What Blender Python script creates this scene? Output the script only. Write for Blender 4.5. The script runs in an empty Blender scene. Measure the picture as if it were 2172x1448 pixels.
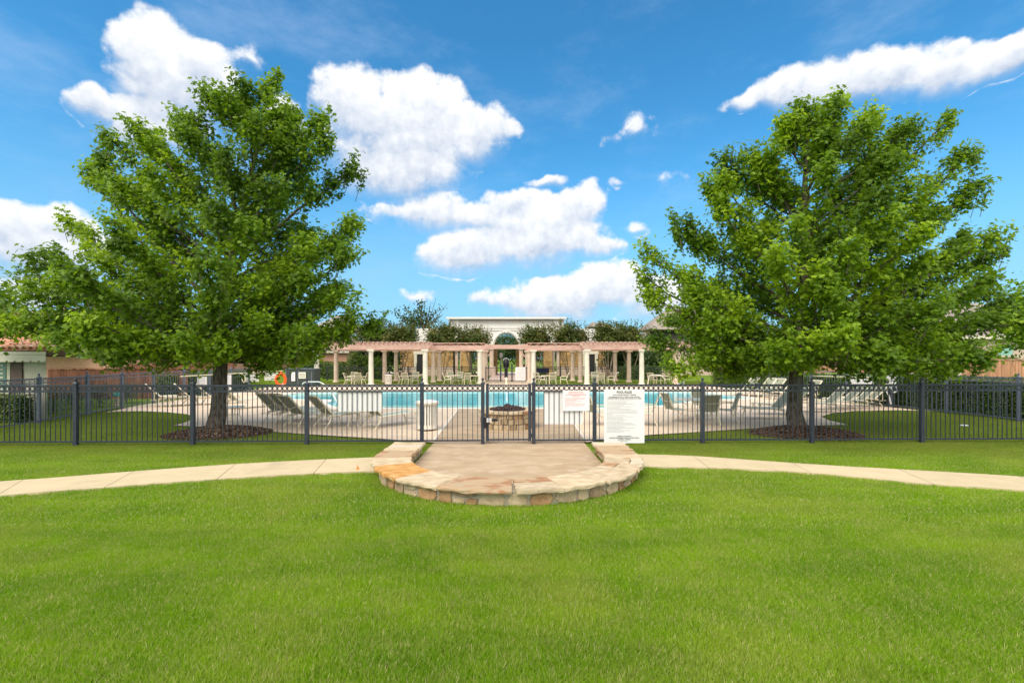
import bpy, bmesh, math, random
import numpy as np
from mathutils import Vector, Matrix
from mathutils.geometry import tessellate_polygon

# ---------------------------------------------------------------- camera
sc = bpy.context.scene
col = sc.collection
F, HOR, EYE = 1000.0, 760.0, 2.15
cd = bpy.data.cameras.new('camera'); cam = bpy.data.objects.new('camera', cd); col.objects.link(cam)
cam.location = (0, 0, EYE); cam.rotation_euler = (math.radians(90), 0, 0)
cd.sensor_width = 36; cd.lens = F/2172*36; cd.shift_y = (HOR-724)/2172
cd.clip_start = .05; cd.clip_end = 3000
sc.camera = cam

# ---------------------------------------------------------------- sky and sun
SUN_DIR = Vector((-.50, -.78, 1.10)).normalized()
world = bpy.data.worlds.new('World'); sc.world = world; world.use_nodes = True
wt = world.node_tree; wn = wt.nodes; wl = wt.links
for n in list(wn): wn.remove(n)
class E:
    """tiny expression builder for math nodes"""
    def __init__(s, t): s.t = t
    def m(s, op, a, b=None, c=None, clamp=False):
        n = s.t.nodes.new('ShaderNodeMath'); n.operation = op; n.use_clamp = clamp
        for i, v in enumerate((a, b, c)):
            if v is None: continue
            if isinstance(v, (int, float)): n.inputs[i].default_value = v
            else: s.t.links.new(v, n.inputs[i])
        return n.outputs[0]
    def add(s, a, b): return s.m('ADD', a, b)
    def sub(s, a, b): return s.m('SUBTRACT', a, b)
    def mul(s, a, b): return s.m('MULTIPLY', a, b)
    def mx(s, a, b): return s.m('MAXIMUM', a, b)
    def step(s, x, lo, hi):
        n = s.t.nodes.new('ShaderNodeMapRange'); n.interpolation_type = 'SMOOTHSTEP'
        s.t.links.new(x, n.inputs[0]); n.inputs[1].default_value = lo; n.inputs[2].default_value = hi
        return n.outputs[0]
    def noise(s, vec, scale, detail=5, rough=.55):
        n = s.t.nodes.new('ShaderNodeTexNoise'); n.inputs['Scale'].default_value = scale
        n.inputs['Detail'].default_value = detail; n.inputs['Roughness'].default_value = rough
        s.t.links.new(vec, n.inputs['Vector']); return n
    def mix(s, f, a, b):
        n = s.t.nodes.new('ShaderNodeMix'); n.data_type = 'RGBA'
        for i, v in ((0, f), (6, a), (7, b)):
            if isinstance(v, (int, float)): n.inputs[i].default_value = v
            elif isinstance(v, tuple): n.inputs[i].default_value = (*v[:3], 1)
            else: s.t.links.new(v, n.inputs[i])
        return n.outputs[2]
e = E(wt)
SKY_STRENGTH = .096
sky = wn.new('ShaderNodeTexSky'); sky.sky_type = 'NISHITA'; sky.sun_disc = False
sky.sun_elevation = math.asin(SUN_DIR.z); sky.sun_rotation = math.atan2(SUN_DIR.x, SUN_DIR.y)
sky.altitude = 200; sky.air_density = 1.0; sky.dust_density = .35; sky.ozone_density = 2.0
hs = wn.new('ShaderNodeHueSaturation'); hs.inputs['Saturation'].default_value = 1.22; hs.inputs['Value'].default_value = 1.2
wl.new(sky.outputs[0], hs.inputs['Color'])
tint = wn.new('ShaderNodeMix'); tint.data_type = 'RGBA'; tint.blend_type = 'MULTIPLY'; tint.inputs[0].default_value = 1; tint.inputs[7].default_value = (.44, .86, .86, 1)
wl.new(hs.outputs[0], tint.inputs[6])
tc = wn.new('ShaderNodeTexCoord'); D = tc.outputs['Generated']
w1 = e.noise(D, 7.0, 3, .6)
sx = wn.new('ShaderNodeSeparateXYZ'); wl.new(D, sx.inputs[0])
sc1 = wn.new('ShaderNodeSeparateXYZ'); wl.new(w1.outputs['Color'], sc1.inputs[0])
az = e.add(e.m('ARCTAN2', sx.outputs[0], sx.outputs[1]), e.mul(e.sub(sc1.outputs[0], .5), .10))
el = e.add(e.m('ARCSINE', sx.outputs[2]), e.mul(e.sub(sc1.outputs[1], .5), .07))
def pxdir(px, py):
    v = Vector(((px-1086)/F, 1, (HOR-py)/F)).normalized()
    return math.atan2(v.x, v.y), math.asin(v.z)
# cumulus groups: centre and half sizes as seen from the lawn, strength
CL = [(850,300,175,150,1),(760,225,90,95,1),(885,215,100,85,1),(1010,290,100,70,.95),(1070,275,40,30,.7),(850,385,140,65,1),
      (370,170,150,125,1.15),(290,115,80,60,1.1),(430,120,70,60,1),(185,215,65,50,.95),(330,275,130,75,.9),(600,265,60,70,.85),
      (80,520,190,95,1.15),(30,475,100,60,1.05),(150,470,70,45,.9),(60,625,80,50,.85),
      (1150,505,160,90,1.1),(1240,440,60,60,1),(1010,540,150,52,1.05),(960,465,180,50,.9),(1090,430,90,40,.75),(1250,530,80,40,.85),(1160,385,55,20,.65),
      (1290,615,110,60,1.1),(1190,640,160,60,1),(1400,640,100,60,.95),(1040,640,50,25,.4),(890,630,40,20,.4),
      (1700,185,140,62,1),(1850,165,170,70,1),(2000,150,130,60,.95),(2150,115,120,48,.95),(2000,100,50,25,.6),(1600,215,80,30,.8),
      (1412,378,34,18,.22),(1355,268,40,24,.25),(1306,290,34,18,.2),(1345,496,36,16,.2),(1322,390,22,10,.15),(510,112,44,22,.1)]
blobs = []
for (x, y, rx, ry, s) in CL:
    a, l = pxdir(x, y); a2, _ = pxdir(x+rx, y); _, l2 = pxdir(x, y-ry)
    blobs.append((a, l, abs(a2-a), abs(l2-l), s))
rr = random.Random(5)
for i in range(9):                                    # the sky goes on with the same fair weather clouds behind the viewer
    blobs.append((rr.choice((-1,1))*rr.uniform(1.3, 3.0), rr.uniform(.15, .9), rr.uniform(.15, .3), rr.uniform(.07, .14), 1))
field = None; vs = None; ws = None
for (a, l, ra, rl, s) in blobs:
    da = e.mul(e.sub(az, a), 1/ra); dl = e.mul(e.sub(el, l), 1/rl)
    r2 = e.add(e.mul(da, da), e.mul(dl, dl))
    f = e.mx(e.mul(e.sub(1.0, r2), s), -1.0)
    field = f if field is None else e.m('SMOOTH_MAX', field, f, .25)
    w = e.mx(f, 0.0)
    v = e.mul(w, dl)
    vs = v if vs is None else e.add(vs, v); ws = w if ws is None else e.add(ws, w)
vert = e.m('DIVIDE', vs, e.add(ws, .05))
n2 = e.noise(D, 27.0, 8, .62); n3 = e.noise(D, 9.0, 4, .55)
dens = e.add(field, e.mul(e.sub(e.add(e.mul(n2.outputs[0], .55), e.mul(n3.outputs[0], .45)), .5), 2.6))
cx_ = e.m('DIVIDE', e.add(dens, .05), e.add(.50, e.mul(e.m('MAXIMUM', e.mul(vert, -1.0), 0.0), 2.2)), clamp=True)
cov = e.step(cx_, .0, 1.0)
# broken cloud sheet overhead and behind the viewer, unseen, added to fill the shade
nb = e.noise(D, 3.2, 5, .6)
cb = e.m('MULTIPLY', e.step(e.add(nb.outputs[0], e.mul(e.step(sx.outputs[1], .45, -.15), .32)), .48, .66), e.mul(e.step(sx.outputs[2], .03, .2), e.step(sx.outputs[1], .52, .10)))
covf = cov
# relief: the same noise a little towards the sun
off = wn.new('ShaderNodeVectorMath'); off.operation = 'ADD'; wl.new(D, off.inputs[0]); off.inputs[1].default_value = (-.012, 0, .016)
n2b = e.noise(off.outputs[0], 27.0, 8, .62); n3b = e.noise(off.outputs[0], 9.0, 4, .55)
rel = e.sub(e.add(e.mul(n2.outputs[0], .5), e.mul(n3.outputs[0], .5)), e.add(e.mul(n2b.outputs[0], .5), e.mul(n3b.outputs[0], .5)))
lum = e.m('ADD', e.add(.62, e.mul(vert, 1.0)), e.mul(rel, 2.6), clamp=True)
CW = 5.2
ccol = e.mix(lum, (.47*CW, .56*CW, .72*CW), (.98*CW, .99*CW, 1.0*CW))
mpv = wn.new('ShaderNodeMapping'); mpv.inputs['Scale'].default_value = (1.4, 1, 3.2); mpv.inputs['Rotation'].default_value = (0, .5, 0); wl.new(D, mpv.inputs[0])
haz = e.mul(e.step(e.noise(mpv.outputs[0], 2.2, 7, .65).outputs[0], .44, .80), .34)          # thin high veil
base = e.mix(haz, tint.outputs[2], (.60*CW, .74*CW, .95*CW))
low = e.m('MULTIPLY', e.step(e.mul(sx.outputs[2], -1.0), -.42, .0), .85)
base = e.mix(low, base, (1.55, 2.75, 4.2))
cm = e.mix(e.mul(cov, .97), base, ccol)
cm = e.mix(e.mul(cb, .95), cm, (1.75*CW, 1.68*CW, 1.58*CW))  # unseen sheet set brighter than the visible clouds to lift the ambient light
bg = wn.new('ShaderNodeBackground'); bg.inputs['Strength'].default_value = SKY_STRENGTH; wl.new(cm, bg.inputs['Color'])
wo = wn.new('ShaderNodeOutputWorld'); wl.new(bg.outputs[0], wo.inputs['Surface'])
world.cycles.sampling_method = 'MANUAL'; world.cycles.sample_map_resolution = 512

sd = bpy.data.lights.new('sun', 'SUN'); sun = bpy.data.objects.new('sun', sd); col.objects.link(sun)
sd.energy = 1.2; sd.angle = math.radians(40); sd.color = (1, .90, .75)
sun.rotation_euler = (-SUN_DIR).to_track_quat('-Z', 'Y').to_euler()
vw = sc.view_settings; vw.view_transform = 'Standard'; vw.look = 'None'; vw.exposure = 1.13; vw.gamma = 1; vw.use_curve_mapping = False
sc.cycles.max_bounces = 6; sc.cycles.diffuse_bounces = 3; sc.cycles.glossy_bounces = 2; sc.cycles.transmission_bounces = 4
sc.cycles.transparent_max_bounces = 4; sc.cycles.caustics_reflective = False; sc.cycles.caustics_refractive = False
sc.cycles.use_denoising = True

# ---------------------------------------------------------------- helpers
def G(px, py, z=0.0):
    Y = (EYE-z)/((py-HOR)/F); return Vector(((px-1086)/F*Y, Y, z))
def W(px, Y, py=None):
    return Vector(((px-1086)/F*Y, Y, EYE-(py-HOR)/F*Y if py is not None else 0))
def X(px, Y): return (px-1086)/F*Y
def Z(py, Y): return EYE-(py-HOR)/F*Y

MATS = {}
def mat(name, c1, c2=None, rough=.7, scale=4.0, detail=5, bump=0.0, bscale=None, spec=.3, metal=0.0, objrand=0.0, c3=None, scale3=1.0, stretch=None, t3=(.5,.65), coord='world'):
    """principled material: noise between c1 and c2, a second larger noise towards c3, optional per-object brightness change"""
    if name in MATS: return MATS[name]
    m = bpy.data.materials.new(name); m.use_nodes = True; t = m.node_tree; k = E(t)
    b = t.nodes['Principled BSDF']; b.inputs['Roughness'].default_value = rough
    b.inputs['Specular IOR Level'].default_value = spec; b.inputs['Metallic'].default_value = metal
    if coord == 'world': P = t.nodes.new('ShaderNodeNewGeometry').outputs['Position']
    else: P = t.nodes.new('ShaderNodeTexCoord').outputs['Object']
    if stretch:
        mp = t.nodes.new('ShaderNodeMapping'); mp.inputs['Scale'].default_value = stretch
        t.links.new(P, mp.inputs[0]); P = mp.outputs[0]
    c = None
    if c2 is not None:
        n = k.noise(P, scale, detail, .6)
        c = k.mix(k.step(n.outputs[0], .32, .68), c1, c2)
    else:
        c = k.mix(0.0, c1, c1)
    if c3 is not None:
        n = k.noise(P, scale3, 4, .6); c = k.mix(k.step(n.outputs[0], *t3), c, c3)
    if objrand:
        oi = t.nodes.new('ShaderNodeObjectInfo'); h = t.nodes.new('ShaderNodeHueSaturation')
        t.links.new(c, h.inputs['Color'])
        t.links.new(k.add(1-objrand/2, k.mul(oi.outputs['Random'], objrand)), h.inputs['Value'])
        c = h.outputs[0]
    t.links.new(c, b.inputs['Base Color'])
    if bump:
        n = k.noise(P, bscale or scale*4, 6, .65); bu = t.nodes.new('ShaderNodeBump'); bu.inputs['Strength'].default_value = bump
        bu.inputs['Distance'].default_value = .02
        t.links.new(n.outputs[0], bu.inputs['Height']); t.links.new(bu.outputs[0], b.inputs['Normal'])
    MATS[name] = m; return m

def leafmat(name, dark, mid, bright, trans=.35, rough=.5, wave=.5):
    """foliage: per-leaf attribute 'v' (0..1) picks between three true leaf colours; part of the light passes through"""
    if name in MATS: return MATS[name]
    m = bpy.data.materials.new(name); m.use_nodes = True; t = m.node_tree; k = E(t)
    b = t.nodes['Principled BSDF']; b.inputs['Roughness'].default_value = rough; b.inputs['Specular IOR Level'].default_value = .35
    a = t.nodes.new('ShaderNodeAttribute'); a.attribute_name = 'v'
    P = t.nodes.new('ShaderNodeNewGeometry').outputs['Position']
    n = k.noise(P, wave, 3, .6)
    v = k.add(k.mul(a.outputs['Fac'], .7), k.mul(k.step(n.outputs[0], .3, .7), .3))
    c = k.mix(k.step(v, .0, .5), dark, mid); c = k.mix(k.step(v, .5, 1.0), c, bright)
    t.links.new(c, b.inputs['Base Color'])
    tr = t.nodes.new('ShaderNodeBsdfTranslucent'); hs = t.nodes.new('ShaderNodeHueSaturation'); hs.inputs['Value'].default_value = 1.3
    hs.inputs['Hue'].default_value = .49
    t.links.new(c, hs.inputs['Color']); t.links.new(hs.outputs[0], tr.inputs[0])
    ms = t.nodes.new('ShaderNodeMixShader'); ms.inputs[0].default_value = trans
    t.links.new(b.outputs[0], ms.inputs[1]); t.links.new(tr.outputs[0], ms.inputs[2])
    t.links.new(ms.outputs[0], t.nodes['Material Output'].inputs['Surface'])
    MATS[name] = m; return m

class MB:
    def __init__(s): s.v = []; s.f = []; s.mi = []
    def add(s, vs, fs, mi=0):
        o = len(s.v); s.v += [tuple(p) for p in vs]; s.f += [tuple(i+o for i in f) for f in fs]; s.mi += [mi]*len(fs); return s
    def box(s, c, d, rz=0.0, mi=0, taper=1.0):
        x, y, z = d[0]/2, d[1]/2, d[2]/2; cs, sn = math.cos(rz), math.sin(rz); vs = []
        for (a, b, q) in ((-1,-1,-1),(1,-1,-1),(1,1,-1),(-1,1,-1),(-1,-1,1),(1,-1,1),(1,1,1),(-1,1,1)):
            tt = taper if q > 0 else 1
            px, py = a*x*tt, b*y*tt
            vs.append((c[0]+px*cs-py*sn, c[1]+px*sn+py*cs, c[2]+q*z))
        return s.add(vs, [(0,3,2,1),(4,5,6,7),(0,1,5,4),(1,2,6,5),(2,3,7,6),(3,0,4,7)], mi)
    def bar(s, p0, p1, w, h, mi=0):
        p0, p1 = Vector(p0), Vector(p1); d = (p1-p0).normalized()
        up = Vector((0,0,1)) if abs(d.z) < .9 else Vector((0,1,0))
        r = d.cross(up).normalized(); u = r.cross(d).normalized(); vs = []
        for p in (p0, p1):
            for (a, b) in ((-1,-1),(1,-1),(1,1),(-1,1)): vs.append(p + r*(a*w/2) + u*(b*h/2))
        return s.add(vs, [(0,1,2,3),(7,6,5,4),(0,4,5,1),(1,5,6,2),(2,6,7,3),(3,7,4,0)], mi)
    def tube(s, pts, r, n=6, mi=0, closed=False, cap=True):
        pts = [Vector(p) for p in pts]; L = len(pts); rs = r if isinstance(r, (list, tuple)) else [r]*L; vs = []; fs = []
        pr = None
        for i, p in enumerate(pts):
            a = pts[i-1] if (i > 0 or closed) else p; b = pts[(i+1) % L] if (i < L-1 or closed) else p
            d = (b-a).normalized()
            if pr is None:
                up = Vector((0,0,1)) if abs(d.z) < .9 else Vector((1,0,0)); pr = d.cross(up).normalized()
            else: pr = (pr - d*pr.dot(d)).normalized()
            q = d.cross(pr)
            for k in range(n):
                t = 2*math.pi*k/n; vs.append(p + pr*(math.cos(t)*rs[i]) + q*(math.sin(t)*rs[i]))
        for i in range(L if closed else L-1):
            j = (i+1) % L
            for k in range(n): fs.append((i*n+k, i*n+(k+1) % n, j*n+(k+1) % n, j*n+k))
        if cap and not closed: fs.append(tuple(range(n))[::-1]); fs.append(tuple((L-1)*n+k for k in range(n)))
        return s.add(vs, fs, mi)
    def lathe(s, prof, n=16, c=(0,0,0), mi=0):
        vs = []; fs = []; L = len(prof)
        for (r, z) in prof:
            for k in range(n): t = 2*math.pi*k/n; vs.append((c[0]+r*math.cos(t), c[1]+r*math.sin(t), c[2]+z))
        for i in range(L-1):
            for k in range(n): fs.append((i*n+k, i*n+(k+1) % n, (i+1)*n+(k+1) % n, (i+1)*n+k))
        fs.append(tuple(range(n))[::-1]); fs.append(tuple((L-1)*n+k for k in range(n)))
        return s.add(vs, fs, mi)
    def prism(s, poly, z0, z1, mi=0):
        n = len(poly); vs = [(p[0], p[1], z0) for p in poly]+[(p[0], p[1], z1) for p in poly]
        fs = [tuple(range(n))[::-1], tuple(range(n, 2*n))]+[(i, (i+1) % n, n+(i+1) % n, n+i) for i in range(n)]
        return s.add(vs, fs, mi)
    def prism_y(s, poly, y0, y1, mi=0):      # polygon in x,z extruded along y
        n = len(poly); vs = [(p[0], y0, p[1]) for p in poly]+[(p[0], y1, p[1]) for p in poly]
        fs = [tuple(range(n)), tuple(range(n, 2*n))[::-1]]+[(i, n+i, n+(i+1) % n, (i+1) % n) for i in range(n)]
        return s.add(vs, fs, mi)
    def mesh(s, name, mats, smooth=False):
        me = bpy.data.meshes.new(name); me.from_pydata(s.v, [], s.f)
        for m in (mats if isinstance(mats, (list, tuple)) else [mats]): me.materials.append(m)
        if any(s.mi): me.polygons.foreach_set('material_index', s.mi)
        bm = bmesh.new(); bm.from_mesh(me); bmesh.ops.recalc_face_normals(bm, faces=bm.faces[:]); bm.to_mesh(me); bm.free()
        if smooth:
            me.polygons.foreach_set('use_smooth', [True]*len(me.polygons))
            try: me.set_sharp_from_angle(angle=math.radians(40))
            except Exception: pass
        me.update(); return me
    def build(s, name, mats, parent=None, smooth=False):
        return link(name, s.mesh(name, mats, smooth), parent)

def link(name, data, parent=None, loc=None, rz=None):
    o = bpy.data.objects.new(name, data); col.objects.link(o)
    if parent is not None: o.parent = parent
    if loc is not None: o.location = loc
    if rz is not None: o.rotation_euler = (0, 0, rz)
    return o
def tag(o, label=None, cat=None, group=None, kind=None):
    if label: o['label'] = label
    if cat: o['category'] = cat
    if group: o['group'] = group
    if kind: o['kind'] = kind
    return o
def thing(name, label, cat, loc=(0,0,0), rz=0.0, group=None):
    o = bpy.data.objects.new(name, None); col.objects.link(o); o.location = loc; o.rotation_euler = (0,0,rz); o.empty_display_size = .2
    return tag(o, label, cat, group)
KIDS = {}
def dup(root, loc, rz, label, group=None, scale=None):
    def cp(o, parent):
        c = o.copy(); col.objects.link(c)
        if parent is not None: c.parent = parent
        for ch in list(o.children): cp(ch, c)
        return c
    r = cp(root, None); r.location = loc; r.rotation_euler = (0, 0, rz); r['label'] = label
    if scale: r.scale = scale
    if group: r['group'] = group
    return r

def foliage(name, pts, nrm, size, m, parent=None, shape='oak', seed=1, var=None, aspect=.55):
    """one mesh of many small leaf faces. pts Nx3, nrm Nx3 facing, size N"""
    rs = np.random.RandomState(seed); N = len(pts); pts = np.asarray(pts, float); nrm = np.asarray(nrm, float)
    nrm /= (np.linalg.norm(nrm, axis=1, keepdims=True)+1e-9)
    r = rs.normal(size=(N, 3)); t = np.cross(nrm, r); t /= (np.linalg.norm(t, axis=1, keepdims=True)+1e-9); b = np.cross(nrm, t)
    if shape == 'oak':      # lobed outline
        tp = np.array([(0,-.5,0),(.16,-.12,.03),(.46,-.02,-.04),(.15,.12,.03),(.30,.42,-.05),(0,.55,0),(-.30,.42,-.05),(-.15,.12,.03),(-.46,-.02,-.04),(-.16,-.12,.03)])
        fc = [(0,1,9),(1,2,3),(9,7,8),(1,3,7),(1,7,9),(3,4,5),(3,5,7),(5,6,7)]
    else:
        tp = np.array([(0,-.5,0),(.5*aspect,0,.06),(0,.5,0),(-.5*aspect,0,.06)]); fc = [(0,1,2),(0,2,3)]
    K = len(tp); size = np.asarray(size).reshape(-1, 1, 1)
    V = pts[:, None, :] + size*(tp[None, :, 0:1]*t[:, None, :] + tp[None, :, 1:2]*b[:, None, :] + tp[None, :, 2:3]*nrm[:, None, :])
    Fc = (np.arange(N)[:, None, None]*K + np.array(fc)[None]).reshape(-1, 3)
    me = bpy.data.meshes.new(name); me.vertices.add(N*K); me.vertices.foreach_set('co', V.reshape(-1).astype(np.float32))
    nf = len(Fc); me.loops.add(nf*3); me.loops.foreach_set('vertex_index', Fc.reshape(-1).astype(np.int32))
    me.polygons.add(nf); me.polygons.foreach_set('loop_start', np.arange(0, nf*3, 3, dtype=np.int32)); me.polygons.foreach_set('loop_total', np.full(nf, 3, np.int32))
    at = me.attributes.new('v', 'FLOAT', 'POINT')
    vv = rs.rand(N) if var is None else np.clip(np.asarray(var)+rs.normal(0, .16, N), 0, 1)
    at.data.foreach_set('value', np.repeat(vv, K).astype(np.float32))
    me.materials.append(m); me.update(calc_edges=True)
    return link(name, me, parent)
# ---------------------------------------------------------------- materials
M_grassbase = mat('soil_green', (.12,.19,.02), (.16,.25,.03), rough=.95, scale=6, bump=.6, bscale=90, spec=.05, c3=(.22,.20,.07), scale3=1.3, t3=(.55,.75))
M_far = mat('far_grass', (.10,.18,.02), (.15,.22,.03), rough=.95, scale=.6, spec=.05)
M_path = mat('path_concrete', (.52,.43,.28), (.57,.475,.315), rough=.85, scale=2.5, bump=.15, bscale=120, spec=.2, c3=(.45,.37,.25), scale3=.9, t3=(.55,.8), objrand=.06)
M_deck = mat('deck_concrete', (.69,.54,.40), (.75,.61,.47), rough=.85, scale=1.6, bump=.1, bscale=90, spec=.2, c3=(.60,.47,.36), scale3=.45, t3=(.5,.8))
M_walk = mat('walk_concrete', (.39,.285,.18), (.48,.365,.245), rough=.8, scale=1.4, detail=8, bump=.2, bscale=70, spec=.25, c3=(.52,.41,.31), scale3=2.2, t3=(.52,.7), stretch=(1,1.6,1))
M_coping = mat('pool_coping', (.72,.66,.58), (.80,.75,.67), rough=.7, scale=3)
M_joint = mat('joint', (.62,.50,.40), rough=.8)
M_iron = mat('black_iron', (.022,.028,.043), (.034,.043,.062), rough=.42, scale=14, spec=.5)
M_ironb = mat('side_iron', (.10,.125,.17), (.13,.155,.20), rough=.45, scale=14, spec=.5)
M_white = mat('white_board', (.80,.80,.80), (.76,.76,.77), rough=.45, scale=2)
M_cream_sign = mat('cream_board', (.72,.76,.66), rough=.5)
M_ink = mat('ink', (.045,.045,.05), rough=.6)
M_inkg = mat('grey_ink', (.30,.31,.33), rough=.6)
M_inkr = mat('red_ink', (.60,.12,.16), rough=.6)
M_frame = mat('cream_frame', (.78,.70,.53), (.84,.76,.60), rough=.4, scale=8, spec=.45)
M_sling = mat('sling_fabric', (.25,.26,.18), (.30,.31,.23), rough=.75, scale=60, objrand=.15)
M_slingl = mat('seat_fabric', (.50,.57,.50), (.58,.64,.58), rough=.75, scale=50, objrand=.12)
M_canw = mat('white_slat', (.74,.70,.63), (.80,.77,.70), rough=.5, scale=6)
M_dark = mat('dark_inside', (.03,.03,.03), rough=.8)
M_mortar = mat('mortar', (.40,.35,.27), (.54,.48,.39), rough=.9, scale=14, bump=.6, bscale=60, spec=.1)
STONE = []
for i, (a, b, c) in enumerate([((.42,.31,.19),(.52,.42,.28),(.22,.16,.10)), ((.30,.21,.13),(.42,.31,.20),(.18,.13,.09)),
                               ((.52,.42,.29),(.42,.32,.20),(.27,.20,.13)), ((.36,.20,.10),(.48,.31,.17),(.22,.13,.07)),
                               ((.58,.48,.33),(.50,.38,.24),(.36,.27,.17))]):
    STONE.append(mat('wall_stone_%d' % i, a, b, rough=.85, scale=7, bump=.7, bscale=26, spec=.15, c3=c, scale3=4, t3=(.55,.75), objrand=.2))
CAP = {}
for n, a, b, c, t3 in [('cream', (.60,.47,.31), (.66,.54,.38), (.56,.35,.18), (.52,.78)), ('orange', (.62,.31,.09), (.66,.38,.15), (.66,.48,.28), (.58,.80)),
                   ('rust', (.56,.43,.29), (.48,.33,.20), (.36,.19,.10), (.48,.62)), ('tan', (.54,.43,.29), (.62,.51,.36), (.50,.30,.16), (.55,.72)),
                   ('pale', (.66,.58,.45), (.62,.53,.39), (.54,.40,.26), (.58,.8))]:
    CAP[n] = mat('cap_'+n, tuple(v*.80 for v in a), tuple(v*1.0 for v in b), rough=.8, scale=4.5, detail=10, bump=1.0, bscale=16, spec=.15, c3=c, scale3=2.6, t3=t3, stretch=(1,1.7,1), objrand=.08)
M_bark = mat('oak_bark', (.055,.042,.033), (.20,.17,.135), rough=.95, scale=22, detail=8, bump=1.0, bscale=28, spec=.05, stretch=(1,1,.35), c3=(.20,.19,.15), scale3=2.2)
M_barkl = mat('myrtle_bark', (.32,.24,.18), (.22,.16,.12), rough=.9, scale=6, stretch=(1,1,.3))
M_mulch = mat('mulch', (.08,.048,.033), (.15,.095,.065), rough=1, scale=30, bump=1, bscale=60, spec=.05)
L_oak = leafmat('oak_leaves', (.068,.140,.008), (.150,.275,.010), (.360,.520,.018), trans=.5)
L_hedge = leafmat('hedge_leaves', (.035,.070,.012), (.085,.155,.024), (.17,.27,.035), trans=.35)
L_light = leafmat('light_hedge_leaves', (.05,.095,.012), (.09,.16,.02), (.17,.25,.03), trans=.3)
L_myr = leafmat('myrtle_leaves', (.045,.075,.012), (.100,.140,.022), (.200,.160,.040), trans=.38, wave=.8)
L_far = leafmat('far_leaves', (.020,.045,.010), (.050,.095,.018), (.10,.16,.03), trans=.25, wave=.25)
M_stucco = mat('house_stucco', (.66,.60,.50), (.71,.66,.56), rough=.9, scale=5, bump=.3, bscale=80)
M_stuccow = mat('portico_stucco', (.72,.69,.66), (.77,.75,.72), rough=.85, scale=1.2, bump=.1, bscale=30)
M_gold = mat('gold_limestone', (.36,.22,.085), (.52,.35,.16), rough=.85, scale=2.2, detail=6, bump=.5, bscale=6, c3=(.30,.17,.07), scale3=1.2, t3=(.5,.7), objrand=.35)
M_pink = mat('pink_cast_stone', (.58,.43,.36), (.66,.52,.44), rough=.85, scale=2.4, bump=.2, bscale=18)
M_col = mat('column_stone', (.60,.58,.50), (.68,.64,.55), rough=.8, scale=3, bump=.2, bscale=20, c3=(.50,.54,.46), scale3=1.1, t3=(.45,.7))
M_colp = mat('column_stone_warm', (.60,.47,.36), (.68,.56,.45), rough=.8, scale=3, bump=.2, bscale=20)
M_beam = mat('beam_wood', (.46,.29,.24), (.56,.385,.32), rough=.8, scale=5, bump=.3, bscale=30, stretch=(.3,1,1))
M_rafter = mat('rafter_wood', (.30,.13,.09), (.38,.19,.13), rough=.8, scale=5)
M_wood = mat('fence_boards', (.17,.075,.045), (.28,.13,.08), rough=.85, scale=3, bump=.3, bscale=20, stretch=(3,3,.5), objrand=.35)
M_woodr = mat('fence_boards_light', (.36,.18,.10), (.50,.27,.17), rough=.85, scale=3, stretch=(3,3,.5), objrand=.35)
M_tile = mat('clay_tile', (.56,.26,.15), (.66,.38,.25), rough=.8, scale=5, bump=.3, bscale=24, c3=(.70,.52,.40), scale3=2.5, objrand=.28, t3=(.5,.7))
M_shingle = mat('grey_shingles', (.24,.205,.18), (.33,.285,.25), rough=.95, scale=3, detail=8, bump=.4, bscale=12, stretch=(1,1,3))
M_shutter = mat('shutter_paint', (.16,.105,.10), (.19,.13,.12), rough=.6, scale=5)
M_glass = mat('window_glass', (.16,.28,.25), (.24,.36,.32), rough=.12, scale=1.2, spec=.6)
M_trim = mat('cream_trim', (.70,.66,.55), rough=.6)
M_fascia = mat('fascia', (.12,.07,.05), rough=.6)
M_awn = mat('awning_canvas', (.74,.70,.64), (.68,.64,.59), rough=.8, scale=4)
M_orange = mat('ring_orange', (.85,.13,.02), rough=.45)
M_pole = mat('cream_pole', (.75,.66,.45), rough=.5)
M_steel = mat('white_rail', (.80,.77,.70), rough=.25, spec=.6)
M_lava = mat('lava_rock', (.035,.022,.022), (.09,.055,.05), rough=1, scale=9, bump=1, bscale=30, objrand=.4)
M_utility = mat('green_enclosure', (.035,.055,.055), (.05,.07,.065), rough=.6, scale=6)
M_navy = mat('navy_banner', (.012,.016,.045), rough=.6)
M_black = mat('black_enamel', (.012,.012,.018), rough=.3, spec=.5)
M_drive = mat('drive_concrete', (.60,.50,.44), (.66,.56,.50), rough=.9, scale=.8)
M_flag = mat('marker_orange', (.90,.22,.02), rough=.6)
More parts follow.
